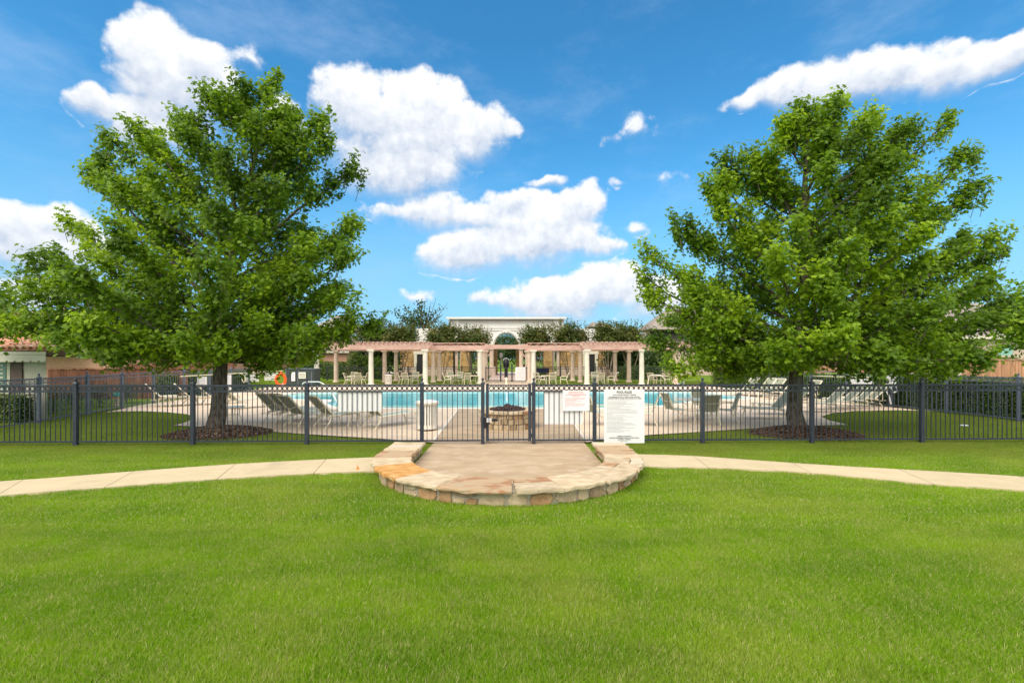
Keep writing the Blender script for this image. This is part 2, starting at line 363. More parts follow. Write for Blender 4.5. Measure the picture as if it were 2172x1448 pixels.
def brickmat(name, a, b, mo):
    m = bpy.data.materials.new(name); m.use_nodes = True; t = m.node_tree; k = E(t)
    P = t.nodes.new('ShaderNodeNewGeometry').outputs['Position']; s = t.nodes.new('ShaderNodeSeparateXYZ'); t.links.new(P, s.inputs[0])
    cb = t.nodes.new('ShaderNodeCombineXYZ'); t.links.new(k.add(s.outputs[0], s.outputs[1]), cb.inputs[0]); t.links.new(s.outputs[2], cb.inputs[1])
    br = t.nodes.new('ShaderNodeTexBrick'); br.inputs['Scale'].default_value = 1; br.inputs['Brick Width'].default_value = .22; br.inputs['Row Height'].default_value = .08
    br.inputs['Mortar Size'].default_value = .012; br.inputs['Bias'].default_value = -.1
    br.inputs['Color1'].default_value = (*a, 1); br.inputs['Color2'].default_value = (*b, 1); br.inputs['Mortar'].default_value = (*mo, 1)
    t.links.new(cb.outputs[0], br.inputs['Vector'])
    n = k.noise(P, 5, 4, .6); c = k.mix(k.mul(n.outputs[0], .5), br.outputs['Color'], (a[0]*1.25, a[1]*1.3, a[2]*1.3))
    t.links.new(c, t.nodes['Principled BSDF'].inputs['Base Color']); t.nodes['Principled BSDF'].inputs['Roughness'].default_value = .9
    bu = t.nodes.new('ShaderNodeBump'); bu.inputs['Strength'].default_value = .5; bu.inputs['Distance'].default_value = .02
    t.links.new(br.outputs['Fac'], bu.inputs['Height']); bu.invert = True; t.links.new(bu.outputs[0], t.nodes['Principled BSDF'].inputs['Normal'])
    return m
M_brick = brickmat('red_brick', (.40,.17,.10), (.55,.30,.20), (.55,.46,.38))
M_brickp = brickmat('pink_brick', (.52,.36,.30), (.62,.47,.40), (.60,.54,.48))

# ---------------------------------------------------------------- ground, lawns, deck, pool
def sheet(name, polys, z, m, label=None, kind='structure'):
    """flat sheet from outer polygon + holes"""
    vs = [Vector((p[0], p[1], z)) for pl in polys for p in pl]
    tri = tessellate_polygon([[Vector((p[0], p[1], 0)) for p in pl] for pl in polys])
    me = bpy.data.meshes.new(name); me.from_pydata(vs, [], [tuple(t) for t in tri])
    bm = bmesh.new(); bm.from_mesh(me)
    for f in bm.faces:
        if f.normal.z < 0: f.normal_flip()
    bm.to_mesh(me); bm.free(); me.materials.append(m)
    return tag(link(name, me), label, kind=kind)
def spl(pts, n=8, closed=False):
    pts = [Vector((p[0], p[1], 0)) for p in pts]; L = len(pts); out = []
    for i in range(L if closed else L-1):
        g = lambda j: pts[j % L] if closed else pts[max(0, min(L-1, j))]
        p0, p1, p2, p3 = g(i-1), g(i), g(i+1), g(i+2)
        for k in range(n):
            t = k/n; out.append(.5*((2*p1)+(p2-p0)*t+(2*p0-5*p1+4*p2-p3)*t*t+(3*p1-p0-3*p2+p3)*t**3))
    if not closed: out.append(pts[-1])
    return out
sheet('ground', [[(-700,-60),(700,-60),(700,1500),(-700,1500)]], -.06, M_far, 'wide grassy ground reaching to the horizon')

# fence line in front: slightly nearer on the left
FY0, FM = 11.82, .019
def fy(x): return FY0 + FM*x
def fpx(px):                      # point of the front fence line seen at px
    k = (px-1086)/F; Y = FY0/(1-FM*k); return Vector((k*Y, Y, 0))
LF = [(-15.05, 10.9), (-15.3,14.0), (-16.0,17.5), (-17.0,21.5), (-17.4,27.0), (-17.9,34.0), (-18.2,44.0)]
RF = [(18.0,11.4), (17.3,15.5), (16.9,18.5), (16.4,22.6), (16.0,26), (15.6,31), (15.2,44)]

lawn_poly = [(-40,-12),(40,-12),(40,50),(-40,50)]
# deck outline (world), near boundary from left to right
dk = [(-1.98,12.0), G(800,931), G(640,921), G(560,915), G(470,908), G(368,903), G(392,897), G(410,890), G(412,884), G(395,879), G(350,874.5), G(300,872.5), G(252,873), (-16.05,18.6)]
deck = [(p[0], p[1]) for p in dk] + LF[3:] + [(-18.2,46),(15.2,46)] + RF[::-1][:4]
deck += [(16.75, 19.6)] + [(p[0], p[1]) for p in [G(1990,872.5), G(1900,870.5), G(1810,872.5), G(1765,877), G(1742,884), G(1758,892), G(1800,902), G(1725,903.5), G(1600,909), G(1480,917), G(1380,923)]] + [(1.95,12.05)]
DECK = [(p[0], p[1]) for p in deck]
# far grass border behind the terrace is cut off at 38.5
FARD = 38.9
DECK = [(x, min(y, FARD)) for (x, y) in DECK]
pool_px = [(740,866),(715,864.5),(701,860),(694,855),(704,851),(700,848.5),(660,847.5),(610,847),(571,845.5),(590,840),(620,835.5),(650,832.5),(740,830.5),(900,830),(1080,830),(1260,830),(1440,831),(1500,834),(1550,840),(1590,845.5),(1540,847),(1490,849),(1450,854),(1410,860),(1370,863),(1290,865.5),(1080,866),(900,866)]
pool = [(G(*p).x, G(*p).y) for p in pool_px]
POOL = [(p.x, p.y) for p in spl(pool, 3, True)]
def offset(poly, d):
    A = sum(poly[i][0]*poly[(i+1) % len(poly)][1]-poly[(i+1) % len(poly)][0]*poly[i][1] for i in range(len(poly)))
    s = 1 if A > 0 else -1; out = []
    for i in range(len(poly)):
        a, b, c = Vector(poly[i-1]), Vector(poly[i]), Vector(poly[(i+1) % len(poly)])
        t = (c-a).normalized(); out.append((b.x+t.y*d*s, b.y-t.x*d*s))
    return out
COP = offset(POOL, .38)
sheet('pool_deck', [DECK, COP], .02, M_deck, 'pale pinkish concrete deck around the pool')
sheet('lawn', [lawn_poly, offset(POOL, .15)], -.02, M_grassbase, 'mown green lawn sheet under the grass blades')
cp = MB(); n = len(POOL)
vs = [(x, y, .035) for x, y in POOL]+[(x, y, .035) for x, y in COP]+[(x, y, -.25) for x, y in POOL]+[(x, y, -.05) for x, y in COP]
fs = []
for i in range(n):
    j = (i+1) % n; fs += [(i, j, n+j, n+i), (i, 2*n+i, 2*n+j, j), (n+i, n+j, 3*n+j, 3*n+i)]
cp.add(vs, fs); tag(cp.build('pool_coping', M_coping), 'white rounded coping rim of the swimming pool', kind='structure')
# water: turquoise plaster seen through it, lighter over the shallow ledge along the near edge
mw = bpy.data.materials.new('pool_water'); mw.use_nodes = True; t = mw.node_tree; k = E(t)
P = t.nodes.new('ShaderNodeNewGeometry').outputs['Position']
a = t.nodes.new('ShaderNodeAttribute'); a.attribute_name = 'shallow'
n1 = k.noise(P, .9, 4, .6); mp = t.nodes.new('ShaderNodeMapping'); mp.inputs['Scale'].default_value = (1, 3, 1); t.links.new(P, mp.inputs[0])
n2 = k.noise(mp.outputs[0], 2.5, 5, .6)
c = k.mix(k.step(n1.outputs[0], .35, .7), (.040,.45,.56), (.070,.53,.63))
c = k.mix(k.mul(k.step(n2.outputs[0], .5, .75), .3), c, (.17,.58,.62))
c = k.mix(k.mul(k.step(a.outputs['Fac'], .3, .7), .8), c, (.36,.74,.70))
b = t.nodes['Principled BSDF']; t.links.new(c, b.inputs['Base Color']); b.inputs['Roughness'].default_value = .12; b.inputs['IOR'].default_value = 1.2
bu = t.nodes.new('ShaderNodeBump'); bu.inputs['Strength'].default_value = .2; bu.inputs['Distance'].default_value = .02
n3 = k.noise(P, 7, 3, .6); t.links.new(n3.outputs[0], bu.inputs['Height']); t.links.new(bu.outputs[0], b.inputs['Normal'])
POOLI = offset(POOL, -.02)
wo_ = sheet('pool_water', [POOL], -.045, mw, 'clear turquoise water of the swimming pool')
# finer grid for the shallow ledge attribute
bm = bmesh.new(); bm.from_mesh(wo_.data)
for yy in (20.6, 21.2, 22.0, 22.6): bmesh.ops.bisect_plane(bm, geom=bm.verts[:]+bm.edges[:]+bm.faces[:], plane_co=(0,yy,0), plane_no=(0,1,0))
for xx in (-7.4, -6.6, 6.6, 7.4): bmesh.ops.bisect_plane(bm, geom=bm.verts[:]+bm.edges[:]+bm.faces[:], plane_co=(xx,0,0), plane_no=(1,0,0))
bm.to_mesh(wo_.data); bm.free()
at = wo_.data.attributes.new('shallow', 'FLOAT', 'POINT')
for i, v in enumerate(wo_.data.vertices): at.data[i].value = 1.0 if v.co.y < 22.1 or (v.co.x < -9.5 and v.co.y > 26.5) else 0.0

# walkway slab from the gate to the pool, and the round entry court
CX, CY = -.075, 9.37
RO, RI = 2.54, 1.91
court = [(CX-RI, 12.3), (CX-RI, CY)]+[(CX-RI*math.cos(a), CY-RI*math.sin(a)) for a in np.linspace(.15, math.pi-.15, 24)]+[(CX+RI, CY), (CX+RI, 12.3)]
sheet('entry_court', [court+[(2.02,20.0),(-2.18,20.0)][:0]], .012, M_walk, 'weathered brown concrete floor of the round entry court')
sheet('walkway', [[(-2.02,12.05),(1.9,12.05),(2.15,19.9),(-2.25,19.9)]], .026, M_walk, 'brown concrete walk leading from the gate to the pool')
for i, (p, q) in enumerate([((-2.04,12.3),(-2.27,19.9)), ((1.92,12.3),(2.17,19.9))]):
    j = MB().bar((*p,.029),(*q,.029),.055,.006).build('walk_joint', M_coping)
    tag(j, ['pale straight joint line along the walk, trash can side','pale straight joint line along the walk, pool rules sign side'][i], kind='structure')
for i, y in enumerate((10.1,)):
    tag(MB().bar((-1.9,y,.013),(1.75,y,.013),.012,.004).build('court_joint', M_mortar), 'thin joint across the entry court floor', kind='structure')

# curved sidewalk of concrete slabs
def edge(pts): return spl([G(*p, z=.015) for p in pts], 24)
tl = edge([(-420,1070),(-200,1040),(0,1021),(100,1014),(290,999),(500,984),(690,974),(830,968.5)]); bl = edge([(-420,1120),(-200,1078),(0,1052),(110,1042),(222,1033.5),(460,1016),(665,1004),(830,998)])
tr = edge([(1330,963),(1470,967),(1700,983),(1905,995),(2172,1011),(2400,1032),(2600,1060)]); br_ = edge([(1330,990),(1503,992),(1722,1003),(1980,1027),(2172,1040),(2400,1068),(2600,1105)])
path = tag(bpy.data.objects.new('path', None), 'curving pale concrete sidewalk on both sides of the entry court', kind='structure'); col.objects.link(path)
PATHPOLY = []
def slabs(top, bot, cuts):
    def at(line, px):
        for i in range(len(line)-1):
            a, b = line[i].x/line[i].y*F+1086, line[i+1].x/line[i+1].y*F+1086
            if a <= px <= b: return i+(px-a)/(b-a)
        return 0 if px < line[0].x/line[0].y*F+1086 else len(line)-1.001
    def pt(line, u):
        i = int(u); f = u-i; return line[i].lerp(line[min(i+1, len(line)-1)], f)
    for (t0, b0), (t1, b1) in zip(cuts[:-1], cuts[1:]):
        u0, u1, w0, w1 = at(top, t0), at(top, t1), at(bot, b0), at(bot, b1)
        T = [pt(top, u0+(u1-u0)*k/10) for k in range(11)]; B = [pt(bot, w0+(w1-w0)*k/10) for k in range(11)]
        cen = sum((v for v in T+B), Vector())/22
        poly = [cen+(v-cen)*(1-.008/max(.3, (v-cen).length)) for v in B+T[::-1]]
        poly = [(v.x, v.y) for v in poly]
        MB().prism(poly, -.05, .022).build('slab', M_path, path)
        PATHPOLY.append([(v.x, v.y) for v in B+T[::-1]])
slabs(tl, bl, [(-400,-400),(-180,-240),(50,-10),(285,222),(500,460),(692,665),(829,829)])
slabs(tr, br_, [(1331,1331),(1470,1503),(1680,1720),(1905,1980),(2160,2260),(2390,2560)])
bed = [(v.x, v.y) for v in bl[::6]]+[(v.x, v.y) for v in tl[::-6]]
sheet('path_bed', [bed], -.012, M_mortar, 'dark bedding under the sidewalk joints, left run')
bed2 = [(v.x, v.y) for v in br_[::6]]+[(v.x, v.y) for v in tr[::-6]]
sheet('path_bed', [bed2], -.012, M_mortar, 'dark bedding under the sidewalk joints, right run')

# far strip: grass, walk, drive behind the pergola
sheet('far_sidewalk', [[(-17,44.0),(15,44.0),(15,44.9),(-17,44.9)]], .0, M_path, 'narrow pale walk behind the pergola')
sheet('driveway', [[(-40,66),(40,66),(40,74),(-40,74)]], .05, M_drive, 'pinkish drive beyond the portico')
sheet('gate_walk', [[(-2.3,38.0),(1.6,38.0),(1.6,66),(-2.6,66)]], .04, M_pink, 'pinkish walk leading through the far gate')

# ---------------------------------------------------------------- grass blades
def inside(poly, X_, Y_):
    c = np.zeros(len(X_), bool); n = len(poly)
    for i in range(n):
        x1, y1 = poly[i][0], poly[i][1]; x2, y2 = poly[(i+1) % n][0], poly[(i+1) % n][1]
        if y1 == y2: continue
        k = ((y1 > Y_) != (y2 > Y_)) & (X_ < (x2-x1)*(Y_-y1)/(y2-y1)+x1); c ^= k
    return c
mg = bpy.data.materials.new('grass_blades'); mg.use_nodes = True; t = mg.node_tree; k = E(t)
P = t.nodes.new('ShaderNodeNewGeometry').outputs['Position']; a = t.nodes.new('ShaderNodeAttribute'); a.attribute_name = 'v'
oi = t.nodes.new('ShaderNodeObjectInfo')
n1 = k.noise(P, .7, 5, .62); n2 = k.noise(P, 3.2, 4, .6)
mpg = t.nodes.new('ShaderNodeMapping'); mpg.inputs['Scale'].default_value = (.35, 1.6, 1); t.links.new(P, mpg.inputs[0])
n4 = k.noise(mpg.outputs[0], 1.0, 3, .5)
v = k.add(k.mul(a.outputs['Fac'], .55), k.add(k.mul(k.step(n1.outputs[0], .35, .65), .22), k.mul(k.step(n4.outputs[0], .35, .65), .23)))
c = k.mix(v, (.105,.270,.004), (.410,.620,.012))
dry = k.mul(k.step(k.add(k.mul(n2.outputs[0], .45), k.add(k.mul(n1.outputs[0], .15), k.mul(a.outputs['Fac'], .40))), .50, .68), .70)
c = k.mix(dry, c, (.55,.49,.21))
n6 = k.noise(P, .33, 4, .65)
c = k.mix(k.mul(k.step(n6.outputs[0], .46, .66), .5), c, (.40,.45,.08))
n7 = k.noise(P, 1.7, 5, .7)
c = k.mix(k.mul(k.step(n7.outputs[0], .52, .72), .25), c, (.11,.23,.006))
c = k.mix(k.mul(k.step(a.outputs['Fac'], .962, .978), .9), c, (.80,.74,.42))
sp = t.nodes.new('ShaderNodeSeparateXYZ'); t.links.new(P, sp.inputs[0])
n5 = k.noise(P, .5, 2, .5)
thin = k.mul(k.step(k.add(sp.outputs[1], k.mul(n5.outputs[0], 2.0)), 10.6, 12.6), .5)      # worn, browner turf by the fence and around the trees
c = k.mix(thin, c, (.19,.21,.04))
b = t.nodes['Principled BSDF']; b.inputs['Roughness'].default_value = .6; b.inputs['Specular IOR Level'].default_value = .2
t.links.new(c, b.inputs['Base Color'])
tr_ = t.nodes.new('ShaderNodeBsdfTranslucent'); t.links.new(c, tr_.inputs[0]); ms = t.nodes.new('ShaderNodeMixShader'); ms.inputs[0].default_value = .42
t.links.new(b.outputs[0], ms.inputs[1]); t.links.new(tr_.outputs[0], ms.inputs[2]); t.links.new(ms.outputs[0], t.nodes['Material Output'].inputs['Surface'])
def grass_object(name, label, pts, size, nblade, h, wd, seed):
    rs = np.random.RandomState(seed); N = nblade
    bx, by = rs.uniform(-size/2, size/2, N), rs.uniform(-size/2, size/2, N)
    a = rs.rand(N)*2*math.pi; hh = h*(.55+.6*rs.rand(N)); lean = rs.normal(0, .75, (N, 2))*hh[:, None]
    w = wd*(.6+.6*rs.rand(N)); long = rs.rand(N) < .03; hh[long] *= 1.5
    V = np.zeros((N, 3, 3)); V[:, 0] = np.c_[bx-np.cos(a)*w/2, by-np.sin(a)*w/2, np.full(N, -.02)]
    V[:, 1] = np.c_[bx+np.cos(a)*w/2, by+np.sin(a)*w/2, np.full(N, -.02)]; V[:, 2] = np.c_[bx+lean[:, 0], by+lean[:, 1], hh]
    n = len(pts); co = np.concatenate([V.reshape(-1, 3), np.c_[pts, np.zeros(n)]])
    me = bpy.data.meshes.new(name); me.vertices.add(len(co)); me.vertices.foreach_set('co', co.reshape(-1).astype(np.float32))
    me.loops.add(N*3); me.loops.foreach_set('vertex_index', np.arange(N*3, dtype=np.int32)); me.polygons.add(N)
    me.polygons.foreach_set('loop_start', np.arange(0, N*3, 3, dtype=np.int32)); me.polygons.foreach_set('loop_total', np.full(N, 3, np.int32))
    at = me.attributes.new('v', 'FLOAT', 'POINT'); at.data.foreach_set('value', np.concatenate([np.repeat(rs.rand(N), 3), np.zeros(n)]).astype(np.float32))
    ap = me.attributes.new('pt', 'FLOAT', 'POINT'); ap.data.foreach_set('value', np.concatenate([np.zeros(N*3), np.ones(n)]).astype(np.float32))
    me.materials.append(mg); me.update(calc_edges=True)
    o = tag(link(name, me), label, 'grass' if False else None, kind='stuff')
    ng = bpy.data.node_groups.new('blades', 'GeometryNodeTree'); ng.interface.new_socket('Geometry', in_out='INPUT', socket_type='NodeSocketGeometry'); ng.interface.new_socket('Geometry', in_out='OUTPUT', socket_type='NodeSocketGeometry')
    gi, go = ng.nodes.new('NodeGroupInput'), ng.nodes.new('NodeGroupOutput'); L = ng.links.new
    na = ng.nodes.new('GeometryNodeInputNamedAttribute'); na.data_type = 'FLOAT'; na.inputs['Name'].default_value = 'pt'
    sep = ng.nodes.new('GeometryNodeSeparateGeometry'); sep.domain = 'POINT'; L(gi.outputs[0], sep.inputs[0]); L(na.outputs[0], sep.inputs[1])
    mp = ng.nodes.new('GeometryNodeMeshToPoints'); L(sep.outputs[0], mp.inputs[0])
    ins = ng.nodes.new('GeometryNodeInstanceOnPoints'); L(mp.outputs[0], ins.inputs['Points']); L(sep.outputs[1], ins.inputs['Instance'])
    rv = ng.nodes.new('FunctionNodeRandomValue'); rv.data_type = 'FLOAT_VECTOR'; rv.inputs[0].default_value = (-.05,-.05,0); rv.inputs[1].default_value = (.05,.05,6.283)
    er = ng.nodes.new('FunctionNodeEulerToRotation'); L(rv.outputs[0], er.inputs[0]); L(er.outputs[0], ins.inputs['Rotation'])
    rz = ng.nodes.new('FunctionNodeRandomValue'); rz.data_type = 'FLOAT_VECTOR'; rz.inputs[0].default_value = (.95,.95,.75); rz.inputs[1].default_value = (1.1,1.1,1.25); rz.inputs['Seed'].default_value = 4
    L(rz.outputs[0], ins.inputs['Scale']); L(ins.outputs[0], go.inputs[0])
    md = o.modifiers.new('blades', 'NODES'); md.node_group = ng
    return o
def grid_pts(x0, x1, y0, y1, s, seed):
    rs = np.random.RandomState(seed); gx, gy = np.meshgrid(np.arange(x0, x1, s), np.arange(y0, y1, s)); gx = gx.ravel(); gy = gy.ravel()
    return gx+rs.uniform(-s*.45, s*.45, len(gx)), gy+rs.uniform(-s*.45, s*.45, len(gy))
wallout = [(CX-RO+.05, 11.0), (CX-RO+.05, CY)]+[(CX-(RO-.05)*math.cos(a), CY-(RO-.05)*math.sin(a)) for a in np.linspace(.1, math.pi-.1, 24)]+[(CX+RO-.05, CY), (CX+RO-.05, 11.0)]
def sizefree(gx, gy, r):
    ok = np.ones(len(gx), bool)
    for pl in PATHPOLY: ok &= ~inside(offset(pl, .055), gx, gy)
    ok &= ~inside(wallout, gx, gy); ok &= ~inside(offset(DECK, r), gx, gy)
    ok &= ~((np.abs(gx) < 2.0) & (gy > 8) & (gy < 14))
    ok &= (np.abs(gx) < 1.20*gy+3.0)
    return ok
gx, gy = grid_pts(-11, 11, 1.2, 6.0, .085, 1); ok = sizefree(gx, gy, .1)
grass_object('grass', 'short bright green turf blades of the near lawn', np.c_[gx, gy][ok], .20, 185, .031, .0070, 3)
gx, gy = grid_pts(-16, 16, 6.0, 12.2, .115, 2); ok = sizefree(gx, gy, .1)
grass_object('grass', 'green turf blades round the stone wall and the sidewalk', np.c_[gx, gy][ok], .22, 140, .028, .009, 4)
gx, gy = grid_pts(-17, 19, 12.2, 20.5, .16, 5); ok = sizefree(gx, gy, .1)
grass_object('grass', 'green turf blades of the lawn pieces inside the fence', np.c_[gx, gy][ok], .30, 110, .030, .014, 6)
gx, gy = grid_pts(-18, 18, 38.9, 44, .3, 7)
grass_object('grass', 'green turf strip behind the pergola columns', np.c_[gx, gy], .6, 110, .05, .035, 8)
# ---------------------------------------------------------------- curved stone seat wall
R_ = random.Random(11)
wall = thing('stone_wall', 'low curved stone wall with wide flagstone cap around the concrete entry court', 'wall', (CX, CY, 0))
BACK = 10.72-CY
def arc_pt(s, r):
    """s runs along the U: straight left leg, half circle, straight right leg (metres at the outer radius)"""
    if s < BACK: return Vector((-r, BACK-s, 0))
    s2 = s-BACK; half = math.pi*RO
    if s2 < half: a = s2/RO; return Vector((-r*math.cos(a), -r*math.sin(a), 0))
    return Vector((r, s2-half, 0))
TOT = 2*BACK+math.pi*RO
def ring_mesh(r0, r1, z0, z1, n=70):
    m = MB(); pts = []
    for i in range(n+1):
        s = TOT*i/n; a, b = arc_pt(s, r0), arc_pt(s, r1); pts += [(a.x,a.y,z0),(b.x,b.y,z0),(b.x,b.y,z1),(a.x,a.y,z1)]
    fs = [(0,1,2,3),(4*n,4*n+3,4*n+2,4*n+1)]
    for i in range(n):
        for k in range(4): fs.append((i*4+k, i*4+(k+1)%4, i*4+4+(k+1)%4, i*4+4+k))
    return m.add(pts, fs)
ring_mesh(RI+.08, RO-.085, -.1, .195).build('core', M_mortar, wall)
def veneer(r_face, out, lo, hi, s0, s1, rnd, rows=(1, 2), thick=.05):
    """irregular stones set on the curved face"""
    s = s0
    while s < s1-.05:
        L = rnd.uniform(.17, .44); L = min(L, s1-s)
        if s1-(s+L) < .1: L = s1-s
        nr = rnd.choice(rows)
        split = rnd.uniform(.40, .62)
        bands = [(lo, hi)] if nr == 1 else [(lo, lo+(hi-lo)*split), (lo+(hi-lo)*split, hi)]
        for bi, (za, zb) in enumerate(bands):
            cuts = [0, 1] if (nr == 1 or L < .28 or rnd.random() < .6) else [0, rnd.uniform(.35,.65), 1]
            for ca, cb in zip(cuts[:-1], cuts[1:]):
                g = .009; a, b = s+L*ca+g, s+L*cb-g; z0, z1 = za+g*.8, zb-g*.8
                if b-a < .03: continue
                mid, mz = (a+b)/2, (z0+z1)/2; poly = []
                base = [(a,z0),((a+b)/2,z0),(b,z0),(b,(z0+z1)/2),(b,z1),((a+b)/2,z1),(a,z1),(a,(z0+z1)/2)]
                for kk, (u, w) in enumerate(base):
                    j = .34 if kk % 2 == 0 else .08
                    poly.append((u+(mid-u)*rnd.uniform(0, j)*1.1, w+(mz-w)*rnd.uniform(0, j*1.3)))
                pr = thick*rnd.uniform(.5, 1.0); m = MB(); n = len(poly); vs = []
                for (ff, d) in ((1.0, -.03), (1.0, pr*.7), (.84, pr)):
                    for (u, w) in poly:
                        uu, ww = mid+(u-mid)*ff, mz+(w-mz)*ff
                        p = arc_pt(uu, r_face+out*(d+rnd.uniform(-.006,.006))); vs.append((p.x, p.y, ww))
                fs = [(i, (i+1) % n, n+(i+1) % n, n+i) for i in range(n)]+[(n+i, n+(i+1) % n, 2*n+(i+1) % n, 2*n+i) for i in range(n)]+[tuple(range(2*n, 3*n))]
                m.add(vs, fs).build('stone', rnd.choice(STONE), wall)
        s += L
veneer(RO-.09, 1, -.04, .19, 0, TOT, R_)
veneer(RI+.085, -1, .0, .19, .05, TOT-.05, R_, rows=(1, 2))
# cap: measured from the left end round the front to the right end
seq = [(.22,'tan'),(.34,'pale'),(.22,'cream'),(.52,'rust'),(.16,'cream'),(.42,'cream'),(.82,'orange'),(.66,'cream'),(.90,'rust'),(.58,'tan2'),(.62,'cream'),(.78,'tan'),(.34,'tan2'),(.42,'pale2'),(.30,'cream'),(.30,'rust'),(.42,'rust'),(.34,'pale')]
tot = sum(a for a, _ in seq); s = 0
for (L, kind) in seq:
    L = L*TOT/tot; splits = [(RI-.02, RO+.05)]
    if kind == 'pale2': splits = [(RI-.02, (RI+RO)/2+.12), ((RI+RO)/2+.14, RO+.05)]
    if kind == 'tan2': splits = [(RI-.02, (RI+RO)/2-.06), ((RI+RO)/2-.04, RO+.05)]
    for qi, (ra, rb) in enumerate(splits):
        mk = {'pale2': ['tan','pale'][qi % 2], 'tan2': ['rust','tan'][qi % 2]}.get(kind, kind)
        a, b = s+.012, s+L-.012; N = 7; poly = []
        if ra < 2: scale_in = 1
        sk0, sk1 = R_.uniform(-.03,.03), R_.uniform(-.03,.03)
        for k in range(N+1): poly.append(arc_pt(a+sk0+(b-a+sk1-sk0)*k/N, rb+R_.uniform(-.035,.030)))
        for k in range(1, 3): poly.append(arc_pt(b+R_.uniform(-.008,.004)+sk1*(1-k/3), rb+(ra-rb)*k/3))
        for k in range(N+1): poly.append(arc_pt(b-(b-a)*k/N, ra+R_.uniform(-.015,.015)))
        for k in range(1, 3): poly.append(arc_pt(a+R_.uniform(-.004,.008)+sk0*k/3, ra+(rb-ra)*k/3))
        n = len(poly); cen = sum(poly, Vector())/n; zt = .252+R_.uniform(-.006,.006); vs = []
        for (ff, z) in ((.985, .192), (1.004, .215), (1.0, zt-.010), (.985, zt)):
            for p in poly:
                q = cen+(p-cen)*ff; vs.append((q.x+R_.uniform(-.006,.006)*(z < .24), q.y+R_.uniform(-.006,.006)*(z < .24), z+R_.uniform(-.004,.004)))
        fs = [tuple(range(n))[::-1]]
        for t in range(3): fs += [(t*n+i, t*n+(i+1) % n, t*n+n+(i+1) % n, t*n+n+i) for i in range(n)]
        vs.append((cen.x, cen.y, zt)); fs += [(3*n+i, 3*n+(i+1) % n, 4*n) for i in range(n)]
        MB().add(vs, fs).build('flagstone', CAP[mk], wall)
    s += L

# ---------------------------------------------------------------- fire pit
PY = 14.7; pit = thing('fire_pit', 'round stone fire pit filled with dark lava rock behind the gate', 'fire pit', (X(1077, PY), PY, .02))
MB().lathe([(.79,0),(.79,.48),(.60,.48),(.60,.42)], 40).build('core', M_mortar, pit)
for row, (z0, z1) in enumerate(((.0,.16),(.17,.33),(.34,.475))):
    a = R_.uniform(0, .3)
    end = a+2*math.pi
    while a < end-.05:
        w = min(R_.uniform(.22,.48), end-a); pr = R_.uniform(.03,.065); n = 4; vs = []
        for (r, sh) in ((.77,1),(.80+pr*.6,1),(.80+pr,.86)):
            for (u, v) in ((0,0),(.5,0),(1,0),(1,1),(.5,1),(0,1)):
                aa = a+w/2+(u-.5)*(w-.025)*sh; zz = (z0+z1)/2+(v-.5)*(z1-z0)*sh+R_.uniform(-.008,.008)
                vs.append((r*math.cos(aa), r*math.sin(aa), zz))
        fs = [(i,(i+1)%6,6+(i+1)%6,6+i) for i in range(6)]+[(6+i,6+(i+1)%6,12+(i+1)%6,12+i) for i in range(6)]+[tuple(range(12,18))]
        MB().add(vs, fs).build('stone', R_.choice(STONE[:3]+STONE[:2]+STONE[3:4]), pit)
        a += w
for i in range(12):
    a0, a1 = 2*math.pi*i/12+.012, 2*math.pi*(i+1)/12-.012; P = []
    for r in (.90, .55):
        rng = np.linspace(a0, a1, 5) if r > .6 else np.linspace(a1, a0, 5)
        P += [((r+R_.uniform(-.01,.01))*math.cos(t), (r+R_.uniform(-.01,.01))*math.sin(t)) for t in rng]
    MB().prism(P, .48, .545+R_.uniform(-.004,.006)).build('capstone', CAP[R_.choice(['tan','cream','tan','rust'])], pit)
for i in range(150):
    r = .52*math.sqrt(R_.random()); a = R_.uniform(0, 2*math.pi); h = .54+.11*max(0, 1-r/.42); sz = R_.uniform(.045,.08)
    m = MB(); vs = []
    if i < 6:
        bm = bmesh.new(); bmesh.ops.create_icosphere(bm, subdivisions=1, radius=1)
        for v in bm.verts: v.co *= R_.uniform(.7, 1.2)
        me = bpy.data.meshes.new('lava_rock'); bm.to_mesh(me); bm.free(); me.materials.append(M_lava); ROCKS = [me] if i == 0 else ROCKS+[me]
    o = link('lava_rock', R_.choice(ROCKS), pit, (r*math.cos(a), r*math.sin(a), h+R_.uniform(-.03,.03)), R_.uniform(0, 6)); o.scale = (sz, sz*R_.uniform(.7,1.1), sz*R_.uniform(.7,1))

# ---------------------------------------------------------------- iron fences
FH = 1.48
def circle(r, n=12): return [(r*math.cos(2*math.pi*i/n), 0, r*math.sin(2*math.pi*i/n)) for i in range(n)]
def finial_post(h, w, m, name='post'):
    b = MB().box((0,0,h/2), (w,w,h)); b.box((0,0,h+.012), (w*1.25,w*1.25,.024)); b.box((0,0,h+.045),(w*1.15,w*1.15,.042), taper=.35)
    b.lathe([(.012,0),(.018,.01),(.014,.022),(.034,.045),(.038,.062),(.030,.082),(.006,.096)], 10, (0,0,h+.06))
    return b.mesh(name, m)
ME_POST = finial_post(FH+.03, .088, M_iron)
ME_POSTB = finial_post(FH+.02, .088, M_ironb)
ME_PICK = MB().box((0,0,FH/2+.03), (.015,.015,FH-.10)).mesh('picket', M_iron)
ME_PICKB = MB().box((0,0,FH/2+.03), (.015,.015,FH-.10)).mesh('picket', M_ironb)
ME_RING = MB().tube(circle(.050, 12), .012, 5, closed=True).mesh('ring', M_iron, True)
ME_RINGB = MB().tube(circle(.05, 8), .009, 4, closed=True).mesh('ring', M_ironb, True)
RAILS = [(FH, .040), (FH-.15, .030), (.10, .036)]
